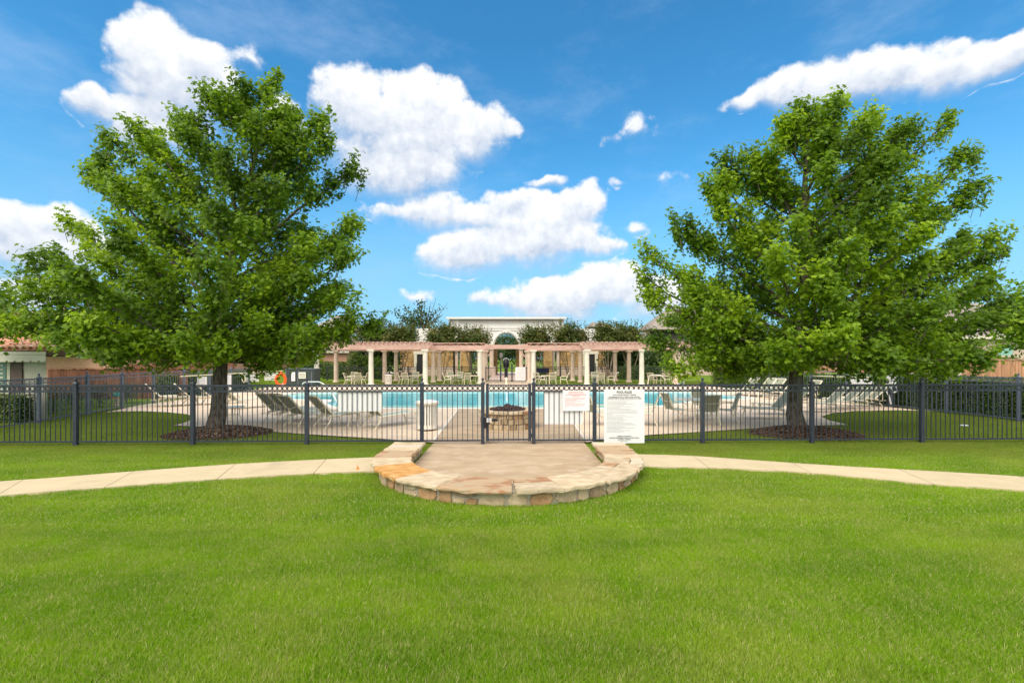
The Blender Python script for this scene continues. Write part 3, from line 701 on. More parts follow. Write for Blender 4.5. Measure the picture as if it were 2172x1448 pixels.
def panel(root, p, q, pick, ring, m, sp=.1235, rings=True, gap=.05, pitched=True):
    p, q = Vector(p), Vector(q); L = (q-p).length; d = (q-p)/L; rz = math.atan2(d.y, d.x)
    for z, w in RAILS:
        MB().bar(p+d*gap+Vector((0,0,z)), q-d*gap+Vector((0,0,z)), .03, w).build('rail', m, root)
    n = max(2, round(L/sp)); 
    for i in range(1, n): link('picket', pick, root, p+d*(L*i/n), rz)
    if rings:
        for i in range(n): link('ring', ring, root, p+d*(L*(i+.5)/n)+Vector((0,0,FH-.075)), rz)
posts = [fpx(px) for px in (161, 409, 651, 895, 1024, 1132, 1261, 1490, 1722, 1955)]
lp = [posts[0]-(posts[1]-posts[0])*k for k in (2, 1)]; rp = [posts[-1]+(posts[-1]-posts[-2])*k for k in (1, 2)]
left_posts = lp+posts[:5]; right_posts = posts[5:]+rp
fl = thing('iron_fence', 'black iron picket fence with ring frieze, run left of the gate', 'fence'); fr = thing('iron_fence', 'black iron picket fence with ring frieze, run right of the gate', 'fence')
for root, pp in ((fl, left_posts), (fr, right_posts)):
    for p in pp: link('post', ME_POST, root, p, math.atan(FM))
    for a, b in zip(pp[:-1], pp[1:]): panel(root, a, b, ME_PICK, ME_RING, M_iron)
# gate
gp, gq = posts[4], posts[5]; gd = (gq-gp).normalized()
gate = thing('iron_gate', 'black iron pool gate with latch between two ball topped posts', 'gate', gp, math.atan(FM))
GL = (gq-gp).length
for xx in (.115, GL-.10): MB().box((xx,0,.09+(FH-.06)/2), (.075,.05,FH-.04)).build('stile', M_iron, gate)
for z, w in ((FH-.005,.03),(FH-.15,.026),(.12,.034)): MB().box((GL/2+.007,0,z), (GL-.29,.03,w)).build('rail', M_iron, gate)
n = 8
for i in range(1, n): link('picket', ME_PICK, gate, (.152+(GL-.29)*i/n, 0, 0))
for i in range(n):
    o = link('ring', ME_RING, gate, (.152+(GL-.29)*(i+.5)/n, 0, FH-.078)); o.scale = (.95,1,.95)
for z in (.22, .78, 1.26): MB().box((GL-.052,0,z), (.03,.04,.09)).build('hinge', M_iron, gate)
lt = MB().box((.10,-.06,.60), (.17,.09,.17)).box((.06,-.06,.48),(.08,.06,.12)).box((.30,-.05,.61),(.16,.035,.05)).build('latch', M_black, gate)
for i in range(3): MB().box((.115+i*.045,-.109,.62), (.022,.006,.11)).build('latch_plate', M_white, lt)
# side fences
sl = thing('side_fence', 'blue black iron fence running back along the left edge of the pool deck', 'fence'); sr = thing('side_fence', 'blue black iron fence running back along the right edge of the pool deck', 'fence')
def walk_line(pts, step):
    out = []; acc = 0; pts = [Vector((x, y, 0)) for x, y in pts]; out.append(pts[0])
    for a, b in zip(pts[:-1], pts[1:]):
        L = (b-a).length; t = step-acc
        while t <= L: out.append(a+(b-a)*(t/L)); t += step
        acc = (L-(t-step))
    return out
for root, line in ((sl, LF[:6]), (sr, RF[:6])):
    pp = walk_line(line, 2.35)
    for p in pp: link('post', ME_POSTB, root, p, math.atan2(1, 0))
    for i, (a, b) in enumerate(zip(pp[:-1], pp[1:])):
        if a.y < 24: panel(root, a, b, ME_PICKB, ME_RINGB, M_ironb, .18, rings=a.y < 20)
        else:
            d = (b-a).normalized()
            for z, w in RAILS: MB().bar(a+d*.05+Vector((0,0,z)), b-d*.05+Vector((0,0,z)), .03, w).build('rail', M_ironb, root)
            m = MB(); n = 9
            for k in range(1, n): q = a+(b-a)*(k/n); m.box((q.x,q.y,FH/2+.03), (.016,.016,FH-.10))
            tag(m.build('pickets_far', M_ironb, root), kind='stuff').name = 'picket_run'
# far fence behind the pergola, with its own gate
FB = 46.5
ff = thing('far_fence', 'thin black iron fence behind the pergola in front of the portico', 'fence')
segs = [(-18.2, -2.3), (2.2, 15.2)]
for (x0, x1) in segs:
    n = max(1, round((x1-x0)/2.6)); xs = [x0+(x1-x0)*i/n for i in range(n+1)]
    for x in xs: MB().box((x,FB,.72), (.09,.09,1.44)).build('post', M_iron, ff)
    for z in (1.32, 1.14, .12): MB().box(((x0+x1)/2,FB,z), (x1-x0,.04,.05)).build('rail', M_iron, ff)
    m = MB(); k = int((x1-x0)/.14)
    for i in range(1, k): m.box((x0+(x1-x0)*i/k,FB,.72), (.018,.018,1.2))
    tag(m.build('picket_run', M_iron, ff), kind='stuff')
FG = 43.0
fg = thing('far_gate', 'black iron gate and side panels closing the far entrance under the arch', 'gate', (0, FG, 0))
for px in (1030, 1062, 1086, 1118): MB().box((X(px,FG),0,.82 if px in (1062,1086) else .7), (.13,.13,1.64 if px in (1062,1086) else 1.4)).build('post', M_iron, fg)
for a, b in ((1030,1062),(1062,1086),(1086,1118)):
    xa, xb = X(a,FG), X(b,FG)
    for z in (1.28, .14): MB().box(((xa+xb)/2,0,z), (xb-xa-.13,.04,.05)).build('rail', M_iron, fg)
    m = MB()
    k = int((xb-xa)/.13)
    for i in range(1, k): m.box((xa+(xb-xa)*i/k,0,.70), (.018,.018,1.15))
    tag(m.build('picket_run', M_iron, fg), kind='stuff')

# ---------------------------------------------------------------- signs
def board(name, label, px0, py0, px1, py1, Y, m, rz=0.0, depth=.012, dy=0.0):
    x0, x1 = X(px0, Y), X(px1, Y); z1, z0 = Z(py0, Y), Z(py1, Y)
    r = thing(name, label, 'sign', ((x0+x1)/2, Y+dy, (z0+z1)/2), rz)
    MB().box((0,0,0), (x1-x0, depth, z1-z0)).build('panel', m, r)
    return r, (x1-x0), (z1-z0)
def text(s, size, x, z, m, parent, y=-.010, align='CENTER', name='lettering', w=None):
    cu = bpy.data.curves.new(name, 'FONT'); cu.body = s; cu.size = size; cu.align_x = align; cu.align_y = 'CENTER'; cu.extrude = .0006
    cu.resolution_u = 2; cu.offset = size*.022
    cu.materials.append(m); o = bpy.data.objects.new(name, cu); col.objects.link(o); o.parent = parent
    o.location = (x, y, z); o.rotation_euler = (math.radians(90), 0, 0)
    bpy.context.view_layer.update(); d = o.dimensions.x
    me = bpy.data.meshes.new_from_object(o.evaluated_get(bpy.context.evaluated_depsgraph_get())); bpy.data.objects.remove(o)
    if not me.materials: me.materials.append(m)
    o = link(name, me, parent, (x, y, z)); o.rotation_euler = (math.radians(90), 0, 0)
    if w and d > 0: o.scale = (w/d, 1, 1)
    return o
def fine_print(lines, x0, m, parent, h, seed):
    """rows of print too small to read in the photograph: word-long dashes"""
    r = random.Random(seed); b = MB()
    for (z, L) in lines:
        x = x0
        while x < x0+L:
            w = min(r.uniform(.012,.045), x0+L-x); b.box((x+w/2,-.0075,z), (w,.002,h)); x += w+.007
    return b.build('print', m, parent)
YS = fpx(1324).y-.03
r, w, h = board('pool_rules_sign', 'large white POOL RULES board on the fence right of the gate', 1281, 825.5, 1367, 939.5, YS, M_white, math.atan(FM))
text('POOL RULES', .088, 0, h*.5-.072, M_ink, r, w=.38); text('POOL HOURS 7:00 AM - 10:00 PM', .042, 0, h*.5-.138, M_ink, r, w=.58)
text('NO LIFEGUARD ON DUTY - SWIM AT YOUR OWN RISK', .034, 0, h*.5-.190, M_ink, r, w=.78)
text('GATES MUST REMAIN CLOSED AND LATCHED AT ALL TIMES', .034, 0, h*.5-.228, M_ink, r, w=.86)
Ls = [.62,.50,.50,.68,.43,.66,.33,.60,.74,.77,.78,.15,.47,.67,.39,.46,.53,.42,.63,.70,.74,.45,.70,.37,.60,.44]
fine_print([(h*.5-.275-.0315*i, L) for i, L in enumerate(Ls)], -.44, M_inkg, r, .0085, 3)
text('PROPERTY MANAGED BY', .034, 0, -h*.5+.175, M_ink, r, w=.36); text('PRINCIPAL MANAGEMENT GROUP OF NORTH TEXAS', .034, 0, -h*.5+.135, M_ink, r, w=.74)
text('AN ASSOCIA COMPANY', .034, 0, -h*.5+.094, M_ink, r, w=.33); text('214', .03, -.07, -h*.5+.052, M_ink, r); fine_print([(-h*.5+.052, .12)], -.03, M_inkg, r, .012, 4)
YS = fpx(1220).y-.03
r, w, h = board('notice_sign', 'white notice with red print overlapping a blank board beside the gate', 1193.5, 828, 1250.5, 871, YS, M_white, math.atan(FM))
for i, (tt, ww) in enumerate([(.14,.36),(.175,.42),(.21,.53),(.245,.19)]):
    fine_print([(h*.5-tt+.1, ww)], -ww/2, M_inkr, r, .014, 20+i)
fine_print([(h*.5-.19, .50),(h*.5-.215, .50),(h*.5-.235,.3),(h*.5-.265,.42),(h*.5-.295,.25),(h*.5-.325,.51),(h*.5-.35,.5),(h*.5-.38,.48),(h*.5-.405,.05)], -.28, M_inkr, r, .007, 31)
YB = fpx(1190).y+.03
board('blank_board', 'blank white board hung behind the pickets right of the gate', 1153.5, 828.5, 1236, 899, YB, M_white, math.atan(FM))
YB = fpx(764).y+.03
board('blank_board', 'blank white board hung behind the pickets left of the trash can', 717, 831, 811, 872, YB, M_white, math.atan(FM))
# signs on the left side fence
def lsign(name, label, px, py0, py1, wpx, m, lines, ink=M_inkg, Y=None):
    # on the line of the left fence
    k = (px-1086)/F; best = None
    for (x0,y0),(x1,y1) in zip(LF[:-1], LF[1:]):
        for t in np.linspace(0, 1, 41):
            x, y = x0+(x1-x0)*t, y0+(y1-y0)*t
            if best is None or abs(x/y-k) < best[0]: best = (abs(x/y-k), x, y, math.atan2(y1-y0, x1-x0))
    _, x, y, a = best
    if Y: y = Y; x = k*Y
    x += .06; z1, z0 = Z(py0, y), Z(py1, y)
    rz = math.radians(42)        # turned towards the deck
    w = wpx/F*y/math.cos(rz)*.92
    r = thing(name, label, 'sign', (x, y, (z0+z1)/2), rz); MB().box((0,0,0), (w,.015,z1-z0)).build('panel', m, r)
    h = z1-z0
    for i, s in enumerate(lines):
        if s: text(s, h/len(lines)*.72, 0, h/2-h*(i+.5)/len(lines), ink, r, w=w*.82)
    return r, w, h
r, w, h = lsign('small_sign', 'small white sign on the left fence just left of the oak trunk', 427.5, 799, 819.5, 14, M_white, [])
fine_print([(h*.36-h*.15*i, w*.6) for i in range(6)], -w*.3, M_inkg, r, .02, 7)
r, w, h = lsign('tall_sign', 'tall white rules sign on the left fence just right of the oak trunk', 476, 795, 841, 17, M_white, [])
fine_print([(h*.42-h*.07*i, w*.7) for i in range(8)], -w*.4, M_inkg, r, .02, 8)
lsign('safety_sign', 'pale green POOL SAFETY EQUIPMENT sign on the left fence', 531.5, 791.5, 809.5, 22, M_cream_sign, ['POOL','SAFETY','EQUIPMENT'])
lsign('warning_sign', 'pale green WARNING NO LIFEGUARD ON DUTY sign beside the life ring', 573.5, 790.5, 806.5, 21, M_cream_sign, ['WARNING','NO LIFEGUARD','ON DUTY'])
# green utility enclosure with two signs
UY = 36.0
u = thing('utility_enclosure', 'dark green metal pump enclosure in the far left corner of the deck', 'enclosure', (X(636,UY), UY, 0))
uw = X(666,UY)-X(606,UY); uh = Z(783,UY)
MB().box((0,.6,uh/2), (uw,1.2,uh)).build('body', M_utility, u)
MB().box((0,.6,uh+.03), (uw+.08,1.28,.06)).build('roof', M_ironb, u)
for i in (-.5, -.08, .42): MB().box((uw*i+.04*(i<0),-.02,uh/2), (.06,.03,uh)).build('post', M_ironb, u)
for px0, px1, py0, py1, L, nm, lab in ((618,626,789,808,[], 'blue_notice', 'narrow white and blue notice on the green enclosure'), (633.5,648.5,789,802.5,['PARENTAL','GUIDANCE'][:0]+['WARNING','NO GLASS'][:0], 'small_sign', 'square pale sign on the right door of the green enclosure')):
    r, w, h = board(nm, lab, px0, py0, px1, py1, UY-.06, M_cream_sign if px0 > 630 else M_white)
    if px0 > 630: fine_print([(h*.28-h*.26*i, w*.8) for i in range(3)], -w*.4, M_ink, r, .05, 9)
    else: fine_print([(h*.2-h*.2*i, w*.5) for i in range(3)], -w*.25, mat('blue_ink', (.10,.25,.55)), r, .05, 10)
# life ring on the left fence
LY = 33.5; lr = thing('life_ring', 'orange life ring hanging on the left fence', 'life ring', (X(595.5,LY), LY, Z(805,LY)), math.radians(35))
MB().tube([(.30*math.cos(t),0,.40*math.sin(t)) for t in np.linspace(0, 2*math.pi, 21)[:-1]], .10, 8, closed=True).build('ring', M_orange, lr, True)
MB().bar((0,0,.42),(0,0,.58),.10,.05).build('strap', M_orange, lr)
MB().bar((.1,-.12,-.30),(.12,-.12,-.62),.10,.04).build('rope', M_white, lr)
# reaching pole and crook on the left fence
pl_ = thing('reaching_pole', 'long cream reaching pole hooked along the left fence', 'pole')
a, b = Vector((X(378,23.5)+.12,23.5,Z(798,23.5))), Vector((X(602,34)+.1,34,Z(786,34)))
MB().tube([a, b], .028, 8).build('shaft', M_pole, pl_)
cy = 30.0; hk = [Vector((X(px,cy)+.1, cy-.1, Z(py,cy))) for px, py in ((508,792),(513,793),(518,799),(519,806),(516,811),(513,808),(512,803))]
MB().tube(hk, .022, 6).build('crook', M_pole, pl_)
# right side: pole, two notices, rope bundle
pr_ = thing('reaching_pole', 'long cream reaching pole hooked along the right fence', 'pole')
MB().tube([Vector((X(1725,25.5)-.1,25.5,Z(797,25.5))), Vector((X(1876,20.2)-.1,20.2,Z(801,20.2)))], .024, 8).build('shaft', M_pole, pr_)
for px0, px1, Yq, lab in ((1806,1820,22.0,'blue tinted white notice on the right fence'), (1825,1850,21.6,'wide white notice on the right fence next to the rope')):
    r, w, h = board('notice_sign', lab, px0, 803, px1, 817, Yq, M_white, math.radians(-30)); fine_print([(h*.1, w*.6)], -w*.3, M_inkg, r, .03, 12)
RY = 20.3; rp_ = thing('rope_bundle', 'white throw rope and crook bundled on the right fence', 'rope', (X(1886,RY), RY, 0))
def rel(px, py, dy=0): return Vector((X(px,RY)-X(1886,RY), dy-.12, Z(py,RY)))
for pts in ([(1878,800),(1884,806),(1882,820),(1876,830),(1882,842),(1885,856)],[(1895,800),(1888,810),(1886,824),(1891,832),(1899,828),(1896,818)],[(1880,797),(1890,800),(1897,808),(1890,818),(1881,812)]):
    MB().tube([rel(*p) for p in pts], .030, 6).build('loop', M_white, rp_, True)
MB().box((0,-.1,Z(800,RY)), (.30,.12,.26)).build('bracket', M_white, rp_)

# ---------------------------------------------------------------- pool handrails
def handrail(label, pts, Y0, r=.030):
    t = thing('handrail', label, 'handrail'); MB().tube([Vector(p) for p in pts], r, 8).build('pipe', M_steel, t, True); return t
Yh = 27.0
handrail('white looped handrail at the left end of the pool', [(X(640,Yh),Yh,0),(X(640,Yh),Yh,Z(818,Yh)),(X(643,Yh),Yh,Z(812,Yh)),(X(650,Yh),Yh,Z(809.5,Yh)),(X(676,Yh-.5),Yh-.5,Z(809.5,Yh-.5)),(X(684,Yh-1),Yh-1,Z(812.5,Yh-1)),(X(700,Yh-2),Yh-2,Z(826,Yh-2)),(X(716,Yh-3),Yh-3,-.1)], Yh)
Yh = 38.0
handrail('white bent handrail near the far right patio set', [(X(1374,Yh),Yh,.02),(X(1377,Yh),Yh,Z(797,Yh)),(X(1381,Yh),Yh,Z(795,Yh)),(X(1400,Yh),Yh,Z(795,Yh)),(X(1404,Yh),Yh,Z(797,Yh)),(X(1412,Yh),Yh,Z(806,Yh))], Yh)
Yh = 29.0
handrail('short white grab rail at the far pool edge behind the dining chairs', [(X(1438,Yh),Yh,0),(X(1438,Yh),Yh,.55),(X(1450,Yh),Yh,.75),(X(1453,Yh-1),Yh-1,-.05)], Yh)
sp_ = thing('bollard', 'slim cream post standing at the far edge of the pool', 'post', (X(1074,36.5), 36.5, .02)); MB().lathe([(.07,0),(.07,.62),(.05,.66),(.02,.68)], 10).build('shaft', M_frame, sp_)
fn = thing('pool_float', 'small white water jet nozzle in front of the fire pit rocks', 'nozzle', (X(1075,24.5), 24.5, -.06)); MB().lathe([(.05,0),(.04,.25),(.05,.30),(.07,.34),(.07,.50),(.03,.52)], 10).build('body', M_white, fn)
tag(fn, 'small white float standing in the water behind the fire pit', 'float')

# ---------------------------------------------------------------- trash cans
def trash_can(label, loc, s=1.0):
    t = thing('trash_can', label, 'trash can', loc, 0, 'white slatted trash cans on the pool deck')
    MB().lathe([(.20,.05),(.20,.78)], 20).build('liner', M_dark, t)
    MB().lathe([(.29,.04),(.30,.06),(.30,.16),(.27,.16),(.27,.04)], 28).build('base', M_canw, t)
    MB().lathe([(.30,.74),(.33,.76),(.35,.80),(.35,.83),(.31,.86),(.16,.885),(.14,.86)], 28).build('lid', M_canw, t, True)
    me = MB().box((.285,0,.45), (.02,.052,.60)).mesh('slat', M_canw)
    for i in range(24): link('slat', me, t, (0,0,0), 2*math.pi*i/24)
    for i in range(3): MB().lathe([(.03,0),(.03,.05)], 8, (.2*math.cos(i*2.1),.2*math.sin(i*2.1),0)).build('foot', M_canw, t)
    t.scale = (s, s, s); return t
trash_can('large white slatted trash can left of the gate posts', (X(906,14.05), 14.05, .026))
trash_can('far off white slatted trash can between the pergola columns', (X(824,39), 39, 0), .95)

# ---------------------------------------------------------------- loungers, tables, chairs
def lounger_proto(label, loc, rz, up=47):
    t = thing('sun_lounger', label, 'sun lounger', loc, rz, 'cream framed sling sun loungers around the pool')
    for s in (-1, 1):
        y = s*.31
        MB().tube([(-.36,y,.34),(-.1,y,.36),(.5,y,.37),(1.05,y,.40),(1.12,y,.36)], .026, 6).build('side_rail', M_frame, t, True)
        MB().tube([(1.02,y,.37),(1.06,y*1.02,.20),(1.14,y*1.05,0)], .024, 6).build('leg', M_frame, t)
        MB().tube([(-.30,y*1.05,.35),(-.36,y*1.08,.2),(-.52,y*1.1,0)], .018, 6).build('leg', M_frame, t)
        MB().tube([(-.05,y*.9,.34),(-.42,y*.9,.28),(-.62,y*.9,.30)], .013, 5).build('brace', M_frame, t)
    for x, z in ((1.10,.16),(-.42,.12),(.3,.355)): MB().tube([(x,-.31,z),(x,.31,z)], .013, 5).build('cross_bar', M_frame, t)
    vs = []; fs = []
    for i in range(7):
        x = -.20+1.24*i/6; z = .375+.028*math.sin(i/6*math.pi)*-1+.025*(i/6)
        vs += [(x,-.29,z),(x,.29,z),(x,.29,z-.012),(x,-.29,z-.012)]
    for i in range(6):
        for k in range(4): fs.append((i*4+k, i*4+(k+1)%4, i*4+4+(k+1)%4, i*4+4+k))
    fs += [(0,1,2,3),(27,26,25,24)]
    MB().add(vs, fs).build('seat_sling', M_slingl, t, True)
    a = math.radians(up); ca, sa = math.cos(a), math.sin(a); L = .80
    bk = []; n = 6
    for i in range(n+1):
        d = L*i/n; sag = .02*math.sin(i/n*math.pi)
        bk.append((-.22-d*ca+sag*sa*0, .385+d*sa-sag))
    vs = []
    for (x, z) in bk: vs += [(x,-.28,z),(x,.28,z),(x+.012*sa,.28,z+.012*ca),(x+.012*sa,-.28,z+.012*ca)]
    fs = []
    for i in range(n):
        for k in range(4): fs.append((i*4+k, i*4+(k+1)%4, i*4+4+(k+1)%4, i*4+4+k))
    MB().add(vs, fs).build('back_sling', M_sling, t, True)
    fr = MB()
    fr.tube([(-.22,-.31,.375),(bk[-1][0],-.31,bk[-1][1]),(bk[-1][0]-.03,-.27,bk[-1][1]+.02),(bk[-1][0]-.03,.27,bk[-1][1]+.02),(bk[-1][0],.31,bk[-1][1]),(-.22,.31,.375)], .028, 6)
    fr.build('back_frame', M_frame, t, True)
    m = (bk[3][0], bk[3][1])
    MB().tube([(m[0]-.02,-.30,m[1]),(m[0]-.03,0,m[1]-.10),(m[0]-.02,.30,m[1])], .012, 5).build('strap', M_frame, t, True)
    for s in (-1, 1): MB().tube([(m[0],s*.30,m[1]),(-.50,s*.30,.29)], .012, 5).build('back_support', M_frame, t)
    return t
LOUNG = []
def px_lounger(label, hpx, hpy, ang, up=47):
    p = G(hpx, hpy, .02); rz = math.radians(ang)
    if not LOUNG: o = lounger_proto(label, (0,0,0), 0, up); LOUNG.append(o)
    else: o = dup(LOUNG[0], (0,0,0), 0, label)
    o.location = (p.x+.45*math.cos(rz), p.y+.45*math.sin(rz), .022); o.rotation_euler = (0, 0, rz)
    return o
# ang: heading of the foot end, 90 = away from the viewer
for lab, x, y, a in [
    ('dark sling lounger seen from behind, leftmost of the row facing the pool', 574, 896, 58),
    ('dark sling lounger, second from the left in the row facing the pool', 602, 898, 62),
    ('dark sling lounger, third from the left in the row facing the pool', 620, 905, 60),
    ('lounger facing the pool just right of a fence post, beside the round side table', 682, 906, 52),
    ('lounger seen below the blank white board, right end of the row facing the pool', 786, 908, 50),
    ('cream lounger nearest the left side fence, head towards the fence', 330, 862, 38),
    ('cream lounger, middle one of three by the left side fence', 390, 860, 38),
    ('cream lounger just left of the left oak trunk', 432, 858, 40),
    ('low lounger partly hidden by the left oak trunk, only its foot showing', 486, 868, 55),
    ('long lounger in profile left of the right oak trunk, foot towards the pool', 1660, 887, 178),
    ('lounger behind the one in profile, its back hidden by the right oak trunk', 1690, 878, 176),
    ('lounger just right of the right oak trunk with its back raised', 1772, 874, 172),
    ('lounger in the right side group above the lawn tip, second from the trunk', 1808, 869, 170),
    ('lounger in the right side group, third from the trunk', 1838, 866, 168),
    ('rightmost lounger by the hedge, near the white rope', 1862, 862, 166),
    ('far pale lounger in the row by the right fence, leftmost of the row', 1592, 838, 195),
    ('far pale lounger in the row by the right fence, second of the row', 1628, 839, 195),
    ('far pale lounger in the row by the right fence, third of the row', 1648, 841, 195),
    ('far pale lounger in the row by the right fence, just left of the trunk', 1680, 845, 195),
    ('far pale lounger in the row by the right fence, just right of the trunk', 1722, 848, 192)]:
    px_lounger(lab, x, y, a)
def table_proto(label, loc, r, h):
    t = thing('patio_table', label, 'table', loc, 0, 'round cream patio tables on the pool deck')
    MB().lathe([(r*.97,h-.035),(r,h-.028),(r,h-.008),(r*.97,h)], 28).build('tabletop', M_frame, t, True)
    for i in range(4):
        a = math.pi/4+i*math.pi/2; c, s = math.cos(a), math.sin(a)
        MB().tube([(c*r*.55,s*r*.55,h-.03),(c*r*.50,s*r*.50,h*.6),(c*r*.56,s*r*.56,h*.3),(c*r*.78,s*r*.78,0)], .019, 6).build('leg', M_frame, t, True)
    MB().tube([(r*.5*math.cos(q),r*.5*math.sin(q),h*.45) for q in np.linspace(0,2*math.pi,17)[:-1]], .010, 5, closed=True).build('ring_brace', M_frame, t, True)
    return t
table_proto('small round side table between the loungers, in front of a blank white board', (X(752,14.9),14.9,.022), .31, .47)
table_proto('small round side table standing alone right of the left oak trunk', (X(495,16.0),16.0,.022), .36, .50)
table_proto('low round side table between the loungers by the left side fence', (X(358,20.8),20.8,.022), .36, .50)
big = table_proto('round dining table of the near set right of the pool rules sign', (X(1466,16.5),16.5,.022), .58, .72)
dup(big, (X(1318,15.5),15.5,.022), .3, 'round dining table mostly hidden behind the pool rules sign')
def chair_proto(label, loc, rz):
    """faces +x"""
    t = thing('patio_chair', label, 'chair', loc, rz, 'cream framed sling patio chairs')
    def strip(pr, wid, nm, m, th=.012):
        vs = []; fs = []; n = len(pr)
        for (x, z) in pr: vs += [(x,-wid,z),(x,wid,z),(x+th*.5,wid,z-th),(x+th*.5,-wid,z-th)]
        for i in range(n-1):
            for k in range(4): fs.append((i*4+k, i*4+(k+1)%4, i*4+4+(k+1)%4, i*4+4+k))
        fs += [(0,1,2,3),tuple(range(4*n-1,4*n-5,-1))]
        MB().add(vs, fs).build(nm, m, t, True)
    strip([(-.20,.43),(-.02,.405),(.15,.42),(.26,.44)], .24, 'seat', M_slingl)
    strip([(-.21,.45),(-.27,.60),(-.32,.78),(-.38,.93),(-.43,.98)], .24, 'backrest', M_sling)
    for s in (-1, 1):
        y = s*.26
        MB().tube([(.27,y,.44),(0,y,.41),(-.20,y,.42),(-.28,y,.60),(-.33,y,.78),(-.39,y,.94),(-.45,y,.99)], .018, 6).build('side_frame', M_frame, t, True)
        MB().tube([(-.29,y*1.06,.64),(-.05,y*1.1,.665),(.16,y*1.1,.66),(.27,y*1.08,.61),(.29,y*1.05,.44)], .017, 6).build('armrest', M_frame, t, True)
        MB().tube([(.29,y*1.03,.45),(.27,y*1.05,.22),(.31,y*1.08,0)], .017, 6).build('leg', M_frame, t, True)
        MB().tube([(-.20,y,.42),(-.25,y*1.04,.22),(-.36,y*1.08,0)], .017, 6).build('leg', M_frame, t, True)
    MB().tube([(.29,-.27,.30),(.33,0,.16),(.29,.27,.30)], .010, 5).build('stretcher', M_frame, t, True)
    MB().tube([(-.41,-.26,.965),(-.43,0,.975),(-.41,.26,.965)], .016, 6).build('top_bar', M_frame, t)
    MB().tube([(-.30,-.25,.70),(-.31,0,.69),(-.30,.25,.70)], .010, 5).build('strap', M_frame, t)
    return t
CH = []
def chair(label, px, Y, ang, s=1.0):
    loc = (X(px,Y), Y, .022 if Y < 38 else -.0); rz = math.radians(ang)
    if not CH: CH.append(chair_proto(label, loc, rz)); return CH[0]
    return dup(CH[0], loc, rz, label)
for a in [
    ('dark backed chair with its back to the viewer at the near dining table', 1500, 15.25, 92),
    ('chair on the right side of the near dining table, turned towards it', 1540, 15.75, 165),
    ('chair on the left side of the near dining table, seen in profile', 1432, 15.9, 12),
    ('chair on the pool side of the near dining table, partly hidden by a fence post', 1486, 17.6, 262),
    ('chair whose curved back shows just right of the pool rules sign', 1370, 15.0, 165),
    ('chair seen between the notice and the pool rules sign', 1264, 15.1, 25),
    ('chair facing the far left patio table from its left side', 740, 38.6, 5),
    ('chair behind the far left patio table, facing the viewer', 747, 40.6, 265),
    ('chair with its back to the viewer at the far left patio table', 761, 38.6, 95),
    ('chair facing the far left patio table from its right side', 772, 39.0, 170),
    ('chair half hidden left of the second far patio table', 853, 39.4, 20),
    ('chair with its back to the viewer at the second far patio table', 862, 39.0, 80),
    ('chair behind the second far patio table', 880, 41.0, 268),
    ('profile chair left of the far patio table beside the left middle columns', 949, 39.2, 5),
    ('chair behind the far patio table beside the left middle columns', 957, 40.8, 290),
    ('pale backed chair facing the viewer left of the left middle column', 974, 41.2, 262),
    ('chair with its back to the viewer left of the left middle column', 990, 39.0, 110),
    ('chair close against the right middle column', 1139, 39.6, 20),
    ('chair in profile right of the right middle column', 1150, 39.0, 10),
    ('chair with its back to the viewer right of the right middle column', 1172, 39.0, 90),
    ('chair in profile facing left, right end of the set by the right middle column', 1196, 39.2, 175),
    ('chair behind the far patio table right of the pool rules sign post', 1262, 40.8, 268),
    ('chair with its back to the viewer behind the ball topped post by the rules sign', 1274, 38.8, 92),
    ('chair in profile at the fourth far set, facing left', 1296, 39.2, 178),
    ('grey backed chair at the left of the far right patio set', 1383, 38.8, 50),
    ('chair at the right of the far right patio set, facing left', 1418, 39.2, 160),
    ('outermost chair of the far right patio set beside the warm column', 1429, 39.8, 178)]:
    chair(*a)
for lab, px, Y in [('far left patio table under the pergola', 752, 39.4), ('second far patio table from the left, beside a column', 880, 39.8), ('far patio table beside the left middle columns', 965, 40.0),
                   ('small far table just left of the left middle column', 1001, 39.6), ('far patio table right of the right middle column', 1161, 39.8), ('far patio table behind the ball topped post by the rules sign', 1268, 39.9), ('far right patio table by the white handrail', 1402, 39.4)]:
    dup(big, (X(px,Y), Y, 0), .4, lab)
# marker flag by the wall
fgm = thing('marker_flag', 'tiny orange marker flag in the grass beside the stone wall', 'flag', (X(758.5,9.05), 9.05, 0))
MB().box((0,0,.05), (.004,.004,.11)).build('wire', M_steel, fgm); MB().prism_y([(-.025,.02),(.035,.02),(.0,.11)], -.003, .003).build('pennant', M_flag, fgm)
go_ = thing('bird_bath', 'small teal topped ornament on a pinkish post behind the left side fence', 'ornament', (X(266,21.5)-.4, 21.5, 0))
MB().lathe([(.12,0),(.08,.05),(.08,.42),(.11,.45)], 10).build('post', M_pink, go_); MB().lathe([(.16,.45),(.15,.53),(.08,.60),(.02,.63)], 12).build('dome', mat('teal_glaze', (.03,.30,.27), rough=.3), go_, True)
tag(MB().box((X(2045,14.9),14.9,.04),(.30,.16,.02), .5).build('paper_scrap', M_white), 'pale scrap of paper lying on the right inner lawn', 'litter')
